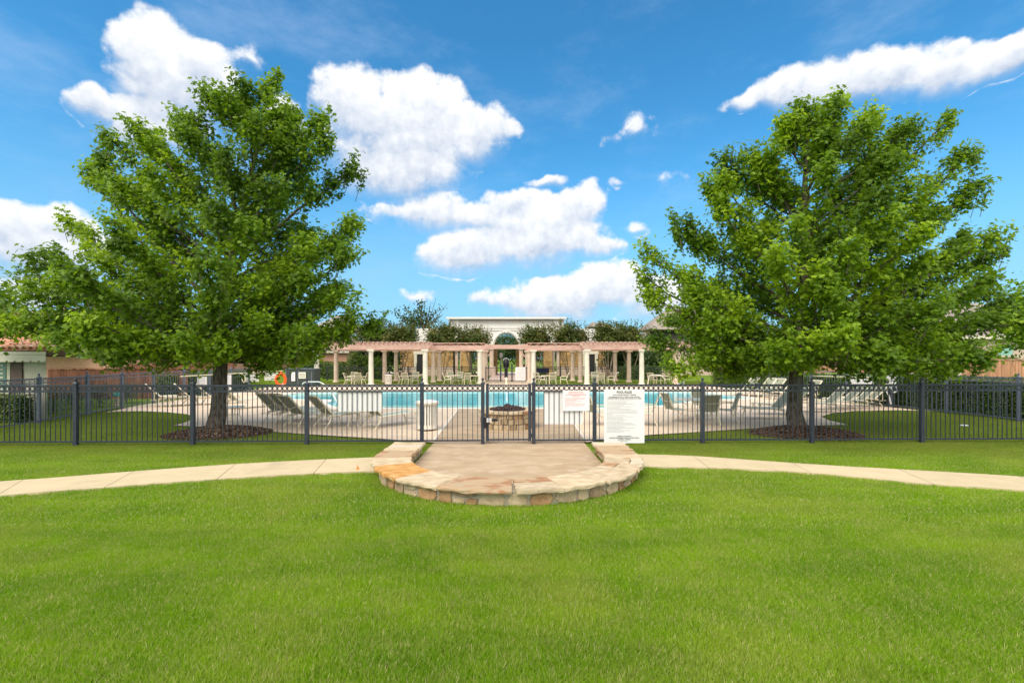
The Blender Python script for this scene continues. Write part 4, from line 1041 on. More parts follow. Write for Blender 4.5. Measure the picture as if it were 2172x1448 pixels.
# ---------------------------------------------------------------- mulch beds
def mound(label, cx, cy, rx, ry, h, seed):
    rs = np.random.RandomState(seed); m = MB(); n, L = 40, 7; vs = []; fs = []
    for j in range(L):
        f = 1-j/(L-1)
        for i in range(n):
            a = 2*math.pi*i/n; w = 1+.09*math.sin(3*a+seed)+.05*math.sin(7*a)
            vs.append((cx+rx*f*w*math.cos(a), cy+ry*f*w*math.sin(a), -.03+h*(1-f**2.2)+rs.uniform(-.01,.01)*(j > 0)))
    for j in range(L-1):
        for i in range(n): fs.append((j*n+i, j*n+(i+1)%n, (j+1)*n+(i+1)%n, (j+1)*n+i))
    o = tag(m.add(vs, fs).build('mulch_bed', M_mulch, None, True), label, kind='structure')
    N = 5200; a = rs.rand(N)*2*math.pi; f = np.sqrt(rs.rand(N)); 
    p = np.c_[cx+rx*1.04*f*np.cos(a), cy+ry*1.04*f*np.sin(a), -.02+h*(1-f**2.2)+rs.uniform(0,.03,N)]
    nr = np.c_[rs.normal(0,.7,(N,2)), np.ones(N)]
    c = foliage('mulch_chips', p, nr, rs.uniform(.03,.085,N), leafmat('mulch_chips',(.055,.032,.022),(.13,.08,.055),(.28,.19,.13),trans=0,rough=.9), None, 'quad', seed, aspect=.7)
    tag(c, label.replace('bed', 'chips covering the bed'), kind='stuff'); return o
mound('dark brown mulch bed round the left oak', -8.35, 13.45, 1.42, 1.15, .20, 3)
mound('dark brown mulch bed round the right oak', 8.30, 13.35, 1.50, 1.10, .22, 5)

# ---------------------------------------------------------------- the two oaks
def interp(tab, z):
    for (z0, a), (z1, b) in zip(tab[:-1], tab[1:]):
        if z0 <= z <= z1: return a+(b-a)*(z-z0)/(z1-z0)
    return tab[0][1] if z < tab[0][0] else tab[-1][1]
def oak(label, base, top, Lt, Rt, tips, seed, r0=.21, nprim=72, leafn=27):
    """tapered trunk with a leader, limbs reaching an uneven envelope, twigs carrying lobed leaves"""
    rnd = random.Random(seed); rs = np.random.RandomState(seed)
    t = thing('oak_tree', label, 'tree', base); B = Vector(base)
    H = top[2]-base[2]; tv = Vector(top)-B
    def trunk(h):                                  # h in metres above base
        f = h/H; return Vector((tv.x*f**1.6+.05*math.sin(f*9+seed), tv.y*f**1.3+.04*math.cos(f*7), h))
    N = 16; pts = [trunk(H*.96*i/N) for i in range(N+1)]; rad = [max(.02, r0*(1-.92*i/N)**.9) for i in range(N+1)]
    pts = [Vector((0,0,-.12)), Vector((0,0,.06))]+[trunk(.4)]+pts[1:]; rad = [r0*1.5, r0*1.18, r0*1.03]+rad[1:]
    MB().tube(pts, rad, 12).build('trunk', M_bark, t, True)
    limbs = []; tip_list = []
    zmin, zmax = Lt[0][0], H
    for (x, z) in tips: tip_list.append((x, rnd.uniform(-.7,.9), z-(.62 if z > 5 else (.2 if z > 3 else -.18)), 1))
    ga = rnd.uniform(0, 6)
    for i in range(nprim):
        f = (i+.5)/nprim; z = zmin+(zmax-zmin)*(f**1.15)*.97
        ga += 2.39996+rnd.uniform(-.3,.3); c, s = math.cos(ga), math.sin(ga)
        l, r = interp(Lt, z), interp(Rt, z); cx = trunk(z).x; ext = (r-cx) if c > 0 else (cx+l)
        dep = min(3.4, (l+r)/2*.78); R = 1/math.sqrt((c/max(ext,.3))**2+(s/max(dep,.3))**2)
        R *= rnd.uniform(.66,.98)
        tip_list.append((cx+c*R, s*R, max(zmin+.45, z-.42*abs(s*R)*min(1, z/H*1.4)), 0))
    bm = MB(); P = []; S = []; V = []; Nr = []
    def cluster(c, n, spread, dirv, bright):
        for _ in range(n):
            o = Vector((rnd.gauss(0,1), rnd.gauss(0,1), rnd.gauss(0,.8)))*spread
            P.append(c+o+dirv*rnd.uniform(-.1,.2)); S.append(rnd.uniform(.09,.155)); V.append(bright+rnd.gauss(0,.10))
            nn = Vector((rnd.gauss(0,.55), rnd.gauss(0,.55)-.25, rnd.uniform(.25,1.1)))+o.normalized()*.35; Nr.append(nn)
    for (x, y, z, forced) in tip_list:
        tip = Vector((x, y, z)); hd = math.hypot(x-trunk(z).x, y)
        drop = min(hd*rnd.uniform(.55,.95)*(0.45+.75*min(1, z/H*1.3)), z-1.9 if z > 2.4 else .2)
        h0 = max(1.95, min(z-drop, H*.93)); a = trunk(h0)
        mid = a.lerp(tip, .5)+Vector((0,0,-.06*hd+rnd.uniform(-.15,.15))); mid += Vector((rnd.uniform(-.2,.2),rnd.uniform(-.2,.2),0))
        L = (tip-a).length; n = 7; bp = []
        for i in range(n+1):
            u = i/n; bp.append((1-u)**2*a+2*u*(1-u)*mid+u*u*tip+(Vector((rnd.gauss(0,.03),rnd.gauss(0,.03),rnd.gauss(0,.03))) if 0 < i < n else Vector()))
        rr0 = min(.085, .016+.0135*L); bm.tube(bp, [rr0*(1-.8*i/n) for i in range(n+1)], 5, cap=False)
        tone = rnd.uniform(.0,.95)
        if forced or rnd.random() < .6:              # upright leafy shoots carry the jagged outline
            for sh in range(3):
                a0 = bp[-1]+Vector((rnd.uniform(-.32,.32),rnd.uniform(-.2,.2),-rnd.uniform(.1,.5))); ln = rnd.uniform(.35,.8)
                dd = ((bp[-1]-bp[-2]).normalized()*.5+Vector((0,0,.9))).normalized(); e3 = a0+dd*ln
                bm.tube([a0-dd*.3, e3], [.010,.003], 3, cap=False)
                for q_ in range(6): cluster(a0.lerp(e3, q_/5), 9, .075, dd*.2, tone)
        nsec = int(5+L*3.4)
        for k in range(nsec):
            u = rnd.uniform(.28,1.0) if k > 2 else (.90,.96,1.0)[k]; i = min(n-1, int(u*n)); p = bp[i].lerp(bp[i+1], u*n-i)
            d = (bp[i+1]-bp[i]).normalized()
            side = Vector((rnd.gauss(0,1),rnd.gauss(0,1),rnd.gauss(0,.7))); side = (side-d*side.dot(d)).normalized()
            q = rnd.uniform(.35,.95)*(1.25-.55*u)*min(1, L/2.2+.2)*(.6 if u > .62 else 1)
            dd = (d*.75+side*.8+Vector((0,0,.42))).normalized() if u < .92 else (d+side*.35+Vector((0,0,.15))).normalized()
            e2 = p+dd*q; bm.tube([p, p.lerp(e2,.5)+Vector((0,0,.02)), e2], [.012,.009,.004], 3, cap=False)
            tn = min(1, max(0, tone+rnd.gauss(0,.14)))
            for m_ in range(4):
                uu = (m_+1)/4; c = p.lerp(e2, uu)+Vector((rnd.gauss(0,.06),rnd.gauss(0,.06),rnd.gauss(0,.05)))
                cluster(c, int(leafn*(.40+.18*uu)), .125+.03*(1-uu), dd*.5, tn*.8+.15*uu)
    bm.build('branches', M_bark, t)
    foliage('crown', np.array([(p.x,p.y,p.z) for p in P]), np.array([(p.x,p.y,p.z) for p in Nr]), np.array(S), L_oak, t, 'oak', seed, V)
    return t, len(P)
YL = 13.6; bL = (X(457,YL), YL, .15); bx = 457
def prof(rows, side):      # rows: (py, px) -> (height, |dx|)
    out = []
    for py, px in rows: out.append((Z(py,YL)-.15, ((px-bx)/F*YL)*side))
    return sorted(out)
Lt = prof([(770,340),(745,260),(700,150),(650,20),(600,60),(560,110),(500,145),(440,205),(380,235),(320,285),(270,360),(230,430),(200,470),(150,560)], -1)
Rt = prof([(780,560),(745,690),(705,745),(650,705),(600,695),(540,728),(470,730),(400,708),(330,680),(270,650),(235,610),(200,590),(150,580)], 1)
def tipsof(rows, Y, bx): return [((px-bx)/F*Y, Z(py,Y)-.15) for px, py in rows]
tL = tipsof([(577,150),(545,165),(605,195),(470,195),(515,190),(405,240),(690,235),(735,320),(700,280),(745,430),(755,540),(738,620),(728,700),(775,705),(330,255),(262,268),(305,250),(145,300),(205,292),(235,350),(62,490),(120,515),(30,565),(180,440),(-25,640),(10,662),(80,690),(190,752),(260,770),(640,770),(560,780)], YL, bx)
_, nl = oak('tall spreading oak on the left with a jagged crown over the left fence', bL, (X(560,YL), YL+.2, Z(190,YL)), Lt, Rt, tL, 7)
YR = 13.7; bx = 1690; YL = YR
Lt2 = prof([(795,1510),(760,1445),(720,1425),(660,1410),(600,1415),(540,1425),(480,1440),(430,1470),(370,1500),(310,1580),(260,1650),(225,1700),(195,1730)], -1)
Rt2 = prof([(790,1930),(760,2030),(700,2080),(640,2130),(600,2070),(540,2040),(480,2050),(430,1990),(380,1970),(320,1930),(270,1880),(235,1810),(195,1745)], 1)
tR = tipsof([(1738,195),(1722,205),(1790,215),(1645,245),(1680,240),(1838,240),(1935,230),(1965,240),(1890,250),(1550,300),(1600,320),(1510,355),(2000,310),(2020,375),(2000,405),(1455,430),(1385,495),(2080,455),(2085,500),(2060,470),(1388,570),(1385,610),(2110,600),(2140,640),(2085,680),(2020,752),(1400,740),(1440,790),(1560,800),(1900,790),(1985,800),(2160,655)], YR, bx)
_, nr_ = oak('tall spreading oak on the right whose branches hang over the fence', (X(1690,YR), YR, .15), (X(1735,YR), YR+.2, Z(200,YR)), Lt2, Rt2, tR, 23, nprim=82, leafn=28)
print('LEAVES', nl, nr_, file=open('/tmp/leaves','w'))

# ---------------------------------------------------------------- smaller trees, hedges, shrubs
def clumps(rs, c, r, n, leafs, spread, size, low=.15, shell=.55):
    """leaf positions in clumps spread through a crown's volume"""
    out = []; va = []; nn = []
    for i in range(n):
        d = rs.normal(size=3); d /= np.linalg.norm(d); f = shell+(1-shell)*rs.rand()
        q = np.array(c)+d*np.array(r)*f*(1+rs.normal(0,.10)); tone = rs.rand()
        k = rs.normal(0, spread, (leafs,3)); out.append(q+k); va += list(np.clip(rs.normal(tone,.15,leafs),0,1))
        w = rs.normal(0,.6,(leafs,3)); w[:,2] = np.abs(w[:,2])+.3; nn.append(w+d*.5)
    P = np.concatenate(out); return P, np.concatenate(nn), size*(.6+.7*rs.rand(len(P))), np.array(va)
def myrtle(label, cx, Y, ztop, zbot, w, seed, mm=None, name='crape_myrtle', cat='tree', group='crape myrtles behind the pergola', base=0.0):
    rs = np.random.RandomState(seed); t = thing(name, label, cat, (cx, Y, base), 0, group)
    h = ztop-base
    b = MB()
    for i in range(5):
        a = 2*math.pi*i/5+rs.rand(); e2 = (math.cos(a)*w*.35, math.sin(a)*w*.3, (zbot-base)+h*.22)
        b.tube([(math.cos(a)*.10,math.sin(a)*.10,-.05),(e2[0]*.45,e2[1]*.45,(zbot-base)*.65),e2], [.06,.05,.02], 5)
    b.build('trunk', M_barkl, t)
    cz = (zbot+ztop)/2-base; rz = (ztop-zbot)/2
    P, nn, S, va = clumps(rs, (0,0,cz), (w*.5,w*.42,rz*.92), 150, 40, .24, .25, shell=.3)
    # upright shoots poking out of the top
    ex = []
    for i in range(22):
        x, y = rs.uniform(-.48,.48)*w, rs.uniform(-.3,.3)*w; z0 = cz+rz*math.sqrt(max(0,1-(x/(w*.5))**2))*.75; L = rs.uniform(.3,.9)
        for k in range(16): ex.append((x+rs.normal(0,.06)+x*.15*k/16, y+rs.normal(0,.06), z0+L*k/16))
    ex = np.array(ex); P = np.r_[P, ex]; nn = np.r_[nn, np.abs(rs.normal(0,1,(len(ex),3)))]; S = np.r_[S, np.full(len(ex), .15)]; va = np.r_[va, np.clip(rs.normal(.8,.2,len(ex)),0,1)]
    foliage('crown', P, nn, S, mm or L_myr, t, 'quad', seed, va); return t
my = [('crape myrtle with reddish tips left of the pergola front beam', 800, 682, 732, 95), ('crape myrtle in front of the white wall, left of the gap', 851, 684, 730, 62),
      ('crape myrtle left of the white portico, overlapping its edge', 938, 684, 733, 72), ('crape myrtle standing left of the arch', 1003, 692, 733, 66),
      ('crape myrtle standing right of the arch', 1137, 690, 733, 64), ('crape myrtle overlapping the right edge of the portico', 1208, 680, 733, 80),
      ('crape myrtle left of the right oak, nearest the white gap', 1290, 682, 733, 60), ('crape myrtle left of the right oak, second behind the beam', 1338, 684, 733, 66)]
for i, (lab, px, py0, py1, wpx) in enumerate(my):
    Y = 50.5+(i % 2)*1.2; myrtle(lab, X(px,Y), Y, Z(py0,Y), Z(py1+14,Y), wpx/F*Y*1.12, 40+i)
# bare topped tall tree behind the white wall
Yb = 72.0; tb = thing('sparse_tree', 'tall sparse tree with bare top twigs left of the portico', 'tree', (X(890,Yb), Yb, 0))
rb = random.Random(4); bm_ = MB(); bm_.tube([(0,0,0),(.3,0,4),(.6,0,7.5)], [.30,.24,.16], 8); Pb = []; tw = Z(640,Yb)
for (px, py) in [(842,660),(850,668),(862,652),(876,660),(885,640),(893,632),(905,650),(912,638),(925,632),(935,645),(950,643),(940,665),(872,675),(900,672),(925,680),(858,680)]:
    tip = Vector((X(px,Yb)-X(890,Yb), rb.uniform(-1.5,1.5), Z(py,Yb))); a = Vector((.6,0,rb.uniform(5.2,7.4))); m_ = a.lerp(tip,.5)+Vector((0,0,-.3))
    bp = [a, m_, tip]; bm_.tube(bp, [.11,.07,.02], 5); 
    dens_ = 110 if px < 905 else 34
    for k in range(dens_):
        u = rb.uniform(.3, 1.0 if px < 905 else .8); p = a.lerp(m_, u*2) if u < .5 else m_.lerp(tip, u*2-1)
        Pb.append(p+Vector((rb.gauss(0,.42),rb.gauss(0,.42),rb.gauss(0,.34))))
bm_.build('trunk', M_bark, tb)
foliage('crown', np.array([tuple(p) for p in Pb]), np.random.RandomState(3).normal(0,1,(len(Pb),3)), np.full(len(Pb), .34), L_far, tb, 'quad', 9, aspect=.8)
def round_tree(label, cx, Y, r, ztop, seed, m=None, name='shade_tree', n=150, leafs=34, size=.30, group='background trees', zf=.42):
    rs = np.random.RandomState(seed); t = thing(name, label, 'tree', (cx, Y, 0), 0, group)
    MB().tube([(0,0,-.1),(.05,0,ztop*.3),(0,.1,ztop*.7)], [.22,.17,.08], 7).build('trunk', M_bark, t)
    P, nn, S, va = clumps(rs, (0,0,ztop*(1-zf)), (r,r*.8,ztop*zf), n, leafs, .42, size, shell=.4)
    foliage('crown', P, nn, S, m or L_far, t, 'quad', seed, va, aspect=.8); return t
for i, (lab, px, Y, r, pyt) in enumerate([
    ('dark green tree filling the view through the arch, left half', 1040, 86, 6.0, 700), ('dark green tree filling the view through the arch, middle', 1078, 92, 6.5, 696),
    ('dark green tree seen through the arch, right half', 1116, 88, 6.0, 702), ('green tree beyond the drive left of the portico pillars', 1000, 95, 6.5, 708), ('green tree beyond the drive right of the portico pillars', 1158, 94, 6.0, 708),
    ('low tree showing over the white wall beside the sparse tree', 842, 84, 5.0, 690), ('dark tree under the pergola behind the left hedges', 805, 53, 2.6, 726),
    ('dark tree under the right pergola wing', 1330, 54, 2.8, 735), ('dark tree beyond the right pergola wing', 1372, 56, 3.2, 728),
    ('background tree behind the left houses', 420, 75, 5, 690), ('background tree behind the right fence', 1600, 70, 5, 690)]):
    round_tree(lab, X(px,Y), Y, r, Z(pyt,Y), 70+i)
# right edge tree crown and left edge one
round_tree('bushy oak at the right edge of the frame', X(2205,19), 19, 1.7, Z(612,19), 91, L_oak, 'oak_tree', 170, 40, .17, 'small oaks at the frame edges', .22)
round_tree('bushy oak at the left edge of the frame above the tiled roof', X(-75,14.2), 14.2, 1.2, Z(600,14.2), 92, L_oak, 'oak_tree', 130, 34, .15, 'small oaks at the frame edges', .16)
def hedge(label, pts, w, h, seed, m=L_hedge, dens=420, size=.06, z0=0.0, name='hedge', round_=.06, group=None):
    """clipped hedge: dark twig core and leaf faces over its sides and top"""
    rs = np.random.RandomState(seed); t = thing(name, label, 'hedge', (0,0,0), 0, group); core = MB(); P = []; Nn = []
    for (x0,y0),(x1,y1) in zip(pts[:-1], pts[1:]):
        a, b = Vector((x0,y0,0)), Vector((x1,y1,0)); L = (b-a).length; d = (b-a)/L; s = Vector((-d.y,d.x,0))
        core.bar(a+d*.12+Vector((0,0,z0+h*.45)), b-d*.12+Vector((0,0,z0+h*.45)), w*.74, h*.88)
        for en, dn in ((a,-d),(b,d)):
            for i in range(int(w*h*dens)):
                p = en+s*rs.uniform(-w/2,w/2)+Vector((rs.normal(0,.03),rs.normal(0,.03),z0+rs.uniform(0,h))); P.append(tuple(p)); Nn.append((dn.x+rs.normal(0,.5),dn.y+rs.normal(0,.5),abs(rs.normal(0,.6))))
        area = 2*L*h+L*w+2*w*h; n = int(min(area*dens, 16000))
        u = rs.rand(n)*L; which = rs.rand(n)*(2*h+w)
        for i in range(n):
            q = which[i]; wob = .03*math.sin(u[i]*2.1)+.02*math.sin(u[i]*5.3)
            if q < h: off, z, nv = -w/2-wob, q, -s
            elif q < h+w: off, z, nv = -w/2+(q-h), h+wob, Vector((0,0,1))
            else: off, z, nv = w/2+wob, q-h-w, s
            p = a+d*u[i]+s*off+Vector((0,0,z0+z)); P.append((p.x+rs.normal(0,round_*.6), p.y+rs.normal(0,round_*.6), p.z+rs.normal(0,round_*.5)))
            Nn.append((nv.x+rs.normal(0,.5), nv.y+rs.normal(0,.5), nv.z+abs(rs.normal(0,.6))))
    core.build('twigs', mat('hedge_core', (.022,.036,.012), rough=1), t)
    foliage('leaves', np.array(P), np.array(Nn), size*(.6+.8*rs.rand(len(P))), m, t, 'quad', seed, aspect=.75); return t
hedge('dark clipped hedge in front of the tiled house at the left edge', [(-19.0,15.85),(-16.25,15.85)], .6, .92, 101)
hedge('clipped green hedge behind the left side fence near the safety signs', [(-18.6,25.2),(-19.0,33.5)], 1.0, 1.30, 102, m=leafmat('side_hedge_leaves', (.040,.080,.014), (.095,.170,.028), (.17,.27,.04), trans=.35), dens=300, size=.08)
hedge('tall dark hedge right behind the right side fence', [(19.2,12.0),(18.1,15.5),(17.7,18.5),(17.2,22.4)], .9, 1.42, 103, dens=420, size=.06)
hedge('green hedge behind the far part of the right fence', [(17.1,23.2),(16.8,26),(16.5,31),(16.1,37)], .9, 1.25, 104, m=leafmat('side_hedge_leaves', (0,0,0),(0,0,0),(0,0,0)), dens=240, size=.09)
hedge('clipped dark hedge behind the far fence, left of the columns', [(X(640,50),50),(X(732,50),50)], 1.1, 1.75, 105, dens=160, size=.13)
hedge('low clipped bush row right of the far pergola', [(X(1315,49),49),(X(1400,49),49)], 1.0, 1.3, 106, dens=160, size=.12)
# light green mounds behind the hedges
tag(MB().lathe([(6.5,0),(5.5,.5),(3.0,.95),(.4,1.1)], 30, (X(1772,34)+1.5,35,0)).build('lawn_berm', mat('berm_grass', (.12,.20,.02),(.17,.25,.03), rough=.95, scale=3, bump=.3, spec=.05), None, True), 'light green grassy berm behind the right side fence', kind='structure')
tag(MB().lathe([(5.5,0),(4.5,.5),(2.5,1.0),(.4,1.2)], 30, (X(560,44),44,0)).build('lawn_berm', MATS['berm_grass'], None, True), 'light green grassy berm behind the left fence corner', kind='structure')
tag(MB().lathe([(3.4,0),(2.5,.45),(1.0,.78),(.2,.85)], 30, (X(1077,76),76,0)).build('lawn_berm', MATS['berm_grass'], None, True), 'small grass island beyond the portico drive', kind='structure')
# columnar evergreens left of the pergola
for i, (lab, px, wpx, pyt) in enumerate([('broad upright evergreen shrub beside the brick house', 752, 34, 743), ('narrower evergreen shrub right of the broad one', 780, 20, 752), ('short evergreen shrub right of the narrow one', 800, 18, 760)]):
    Y = 49.0; rs = np.random.RandomState(200+i); t = thing('evergreen_shrub', lab, 'shrub', (X(px,Y), Y, 0), 0, 'upright evergreen shrubs')
    MB().tube([(0,0,-.1),(0,0,1.4)], [.08,.04], 6).build('trunk', M_bark, t); h = Z(pyt,Y); w = wpx/F*Y
    P, nn, S, va = clumps(rs, (0,0,h*.5), (w*.46,w*.46,h*.5), 110, 34, .14, .14, shell=.7); foliage('crown', P, nn, S, L_light, t, 'quad', 210+i, va)
# loose green shrubs between the left fence and the wood fence
for i, (lab, px, Y) in enumerate([('feathery grey green shrub left of the tall fence post', 140, 18.5), ('feathery shrub behind the left fence near the rings', 180, 20), ('feathery shrub in the middle behind the left fence', 235, 21), ('feathery shrub nearest the loungers behind the left fence', 290, 23)]):
    rs = np.random.RandomState(220+i); t = thing('loose_shrub', lab, 'shrub', (X(px,Y)-.5, Y, 0), 0, 'feathery shrubs behind the left fence')
    P, nn, S, va = clumps(rs, (0,0,.55), (.5,.5,.60), 60, 26, .12, .09, shell=.2)
    MB().tube([(0,0,-.05),(0,0,.6)], [.03,.015], 5).build('stem', M_bark, t)
    foliage('foliage', P, nn, S, leafmat('feather_leaves', (.05,.09,.05),(.10,.16,.09),(.17,.24,.14), trans=.3), t, 'quad', 230+i, va, aspect=.3)
# small ball shrubs by the far gate
for i, (lab, px) in enumerate([('small dark ball shrub left of the far left middle table', 995), ('small dark ball shrub right of the right middle column', 1150)]):
    rs = np.random.RandomState(240+i); t = thing('ball_shrub', lab, 'shrub', (X(px,48), 48, 0), 0, 'ball shrubs by the far fence')
    P, nn, S, va = clumps(rs, (0,0,.45), (.6,.5,.5), 50, 26, .12, .13, shell=.5)
    MB().tube([(0,0,-.05),(0,0,.5)], [.03,.02], 5).build('stem', M_bark, t); foliage('foliage', P, nn, S, L_hedge, t, 'quad', 250+i, va)

# ---------------------------------------------------------------- pergola
pg = thing('pergola', 'long pergola of stone columns carrying pinkish wooden beams behind the pool', 'pergola')
def column(h, r, m):
    b = MB(); b.lathe([(r*1.35,0),(r*1.35,.10),(r*1.2,.14),(r*1.05,.20),(r,.26),(r*.97,h*.5),(r*.88,h-.34),(r*.92,h-.30),(r*.88,h-.26),(r*1.0,h-.20),(r*1.25,h-.12)], 16)
    b.box((0,0,h-.06), (r*2.7,r*2.7,.12)); return b.mesh('column', m, True)
D1, D2, D3, DM = 37.7, 42.0, 46.0, 39.6
HC = Z(741, D1)
me1, me2, me3 = column(HC, .20, M_col), column(HC, .20, M_colp), column(HC, .20, M_colp)
for px in (672, 787, 902, 1245, 1361): link('column', me1, pg, (X(px,D1),D1,.0))
for px in (1017.5, 1131.5): link('column', me1, pg, (X(px,DM),DM,.0))
for px in (713, 816, 919, 1025, 1123, 1231, 1334): link('column', me2, pg, (X(px,D2),D2,.0))
for px in (840, 932, 1030, 1118, 1214.5, 1304.5): link('column', me3, pg, (X(px,D3-1.2),D3-1.2,.0))
for px in (1432,): link('column', me2, pg, (X(px,D1+.6),D1+.6,0))
def beam(x0, x1, Y, z0, z1, w=.14, cut=.35):
    MB().prism_y([(x0,z1),(x1,z1),(x1,z1-.12),(x1-cut,z0),(x0+cut,z0),(x0,z1-.12)], Y-w, Y+w).build('beam', M_beam, pg)
zt = Z(726, D1)
def rafters(x0, x1, y0, y1, z, h=.2, sp=.75, m=M_beam):
    n = int((x1-x0)/sp)
    for i in range(n+1):
        x = x0+(x1-x0)*i/n
        MB().add([(x-.05,y0,z+h),(x+.05,y0,z+h),(x+.05,y0,z+h*.45),(x-.05,y0,z+h*.45),(x-.05,y0+.25,z),(x+.05,y0+.25,z),(x-.05,y1,z),(x+.05,y1,z),(x-.05,y1,z+h),(x+.05,y1,z+h)],
                 [(0,1,2,3)[::-1],(3,2,5,4),(4,5,7,6),(6,7,9,8),(8,9,1,0),(0,3,4,6,8),(1,9,7,5,2)]).build('rafter', m, pg)
for (a, b) in ((652, 917), (1230, 1478)):
    xa, xb = X(a,D1), X(b,D1)
    beam(xa, xb, D1, HC, HC+.50); beam(xa+.4, xb-.4, D2, HC, HC+.42); beam(xa+.4, xb-.4, D3-1.2, HC, HC+.42)
    rafters(xa+.25, xb-.25, D1-.40, D3, HC+.45, .17, .36)
    for px in (xa+1.0, xb-1.0):
        MB().bar((px,D1-.2,HC+.63),(px,D3,HC+.63),.06,.05).build('runner', M_beam, pg)
for (a, b) in ((908, 1036), (1111, 1240)):
    xa, xb = X(a,DM), X(b,DM); zz = HC-.02
    beam(xa, xb, DM, zz, zz+.40); beam(xa, xb, D3-1.2, zz, zz+.38)
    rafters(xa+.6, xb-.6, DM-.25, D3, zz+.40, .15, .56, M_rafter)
    MB().box(((xa+xb)/2,DM-.2,zz+.585),(xb-xa-.6,.10,.06)).build('runner', M_beam, pg)
xa, xb = X(1028,42.5), X(1120,42.5); MB().prism_y([(xa,Z(729,42.5)),(xa+.7,Z(731,42.5)),(xb-.7,Z(731,42.5)),(xb,Z(729,42.5)),(xb,Z(741,42.5)),(xb-.3,Z(740,42.5)),(xa+.3,Z(740,42.5)),(xa,Z(741,42.5))], 42.36, 42.64).build('centre_beam', M_beam, pg)
for px, s in ((1037,1),(1110,-1)):
    MB().bar((X(px,42.5)-s*.15,42.5,HC-.55),(X(px,42.5)+s*.35,42.5,HC-.02),.12,.14).build('knee_brace', M_beam, pg)

# ---------------------------------------------------------------- portico building
Yp = 58.0
po = thing('portico_building', 'long pale stucco building with central arch and golden stone walls behind the pergola', 'building')
xl, xr = X(953,Yp), X(1196,Yp); xc = X(1074,Yp); zt = Z(677,Yp); za0 = Z(735,Yp); ra = X(1100,Yp)-xc; zarch = Z(706,Yp)
def arch_wall(x0, x1, z0, z1, xc, r, zs, y0, y1):
    """wall with a round headed opening reaching down to z0"""
    n = 20; arc = [(xc+r*math.cos(t), zs+(zarch-zs)*math.sin(t)) for t in np.linspace(math.pi, 0, n+1)]
    top = [(x0+(x1-x0)*i/n, z1) for i in range(n+1)]; b = MB(); vs = []; fs = []
    for y in (y0, y1):
        vs += [(p[0],y,p[1]) for p in arc]+[(p[0],y,p[1]) for p in top]
    N = n+1; o = 2*N
    for i in range(n):
        fs += [(i,i+1,N+i+1,N+i),(o+i,o+N+i,o+N+i+1,o+i+1),(i,o+i,o+i+1,i+1),(N+i,N+i+1,o+N+i+1,o+N+i)]
    b.add(vs, fs)
    b.add([(x0,y0,z0),(xc-r,y0,z0),(xc-r,y0,zs),(x0,y0,z1),(x0,y1,z0),(xc-r,y1,z0),(xc-r,y1,zs),(x0,y1,z1)],[(0,1,2,3),(4,7,6,5),(0,4,5,1),(1,5,6,2),(0,3,7,4)])
    b.add([(x1,y0,z0),(xc+r,y0,z0),(xc+r,y0,zs),(x1,y0,z1),(x1,y1,z0),(xc+r,y1,z0),(xc+r,y1,zs),(x1,y1,z1)],[(0,3,2,1),(4,5,6,7),(0,1,5,4),(1,2,6,5),(0,4,7,3)])
    return b
zs = Z(731,Yp)-.3
zlow = Z(741,Yp)
arch_wall(xl, xr, zlow, zt, xc, ra, zs, Yp, Yp+.5).build('upper_wall', M_stuccow, po)
MB().box((xc,Yp-.1,zt+.12),(xr-xl+.5,.9,.24)).build('cornice', M_stuccow, po)
MB().box((xc,Yp-.10,Z(680.5,Yp)),(xr-xl+.2,.24,.08)).build('moulding', M_pink, po)
for zz in (Z(684,Yp), Z(695,Yp), Z(700,Yp)): MB().box((xc,Yp-.05,zz),(xr-xl-1.6 if zz > 5 else xr-xl-1.4,.10,.12)).build('moulding', M_stuccow, po)
for s in (-1, 1):
    x = (xl if s < 0 else xr)-s*.85; zc = Z(684,Yp)
    MB().prism_y([(x-.45,zt),(x+.45,zt),(x+.28,zc-.2),(x+.25,zlow),(x-.25,zlow),(x-.28,zc-.2)], Yp-.16, Yp).build('pilaster', M_stuccow, po)
    MB().box((xc+s*(ra+.32),Yp-.06,(zlow+Z(731,Yp))/2),(.34,.12,Z(731,Yp)-zlow)).build('impost', M_stuccow, po)
    MB().tube([(xc+s*(ra+.32),Yp+.3,0),(xc+s*(ra+.32),Yp+.3,zlow)], .26, 12).build('column', M_colp, po)
    MB().box((xc+s*(ra+.32),Yp+.3,.55),(.95,.9,1.1)).build('pedestal', M_pink, po)
    MB().tube([(xc+s*(ra-.05),Yp+4.2,0),(xc+s*(ra-.05),Yp+4.2,zlow+1)], .26, 10).build('column', M_gold, po)
arcp = [(xc+(ra+.17)*math.cos(t), zs+(zarch-zs+.17)*math.sin(t)) for t in np.linspace(0, math.pi, 21)]
MB().tube([(p[0],Yp-.02,p[1]) for p in arcp], .15, 6).build('archivolt', M_stuccow, po, True)
MB().prism_y([(xc-.22,Z(698,Yp)),(xc+.22,Z(698,Yp)),(xc+.14,zarch+.02),(xc-.14,zarch+.02)], Yp-.22, Yp).build('keystone', M_stuccow, po)
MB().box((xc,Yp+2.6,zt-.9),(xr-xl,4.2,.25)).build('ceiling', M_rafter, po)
for s in (-1, 1): MB().box((xc+s*(xr-xl)/2*.995,Yp+2.6,(zt-.8+zlow)/2),(.3,4.2,zt-.8-zlow)).build('side_wall', M_stuccow, po)
MB().box((xc,Yp+4.5,(zlow+2.6+zt-1)/2),(xr-xl,.3,zt-1-zlow-2.6+.0)).build('rear_wall', M_gold, po)
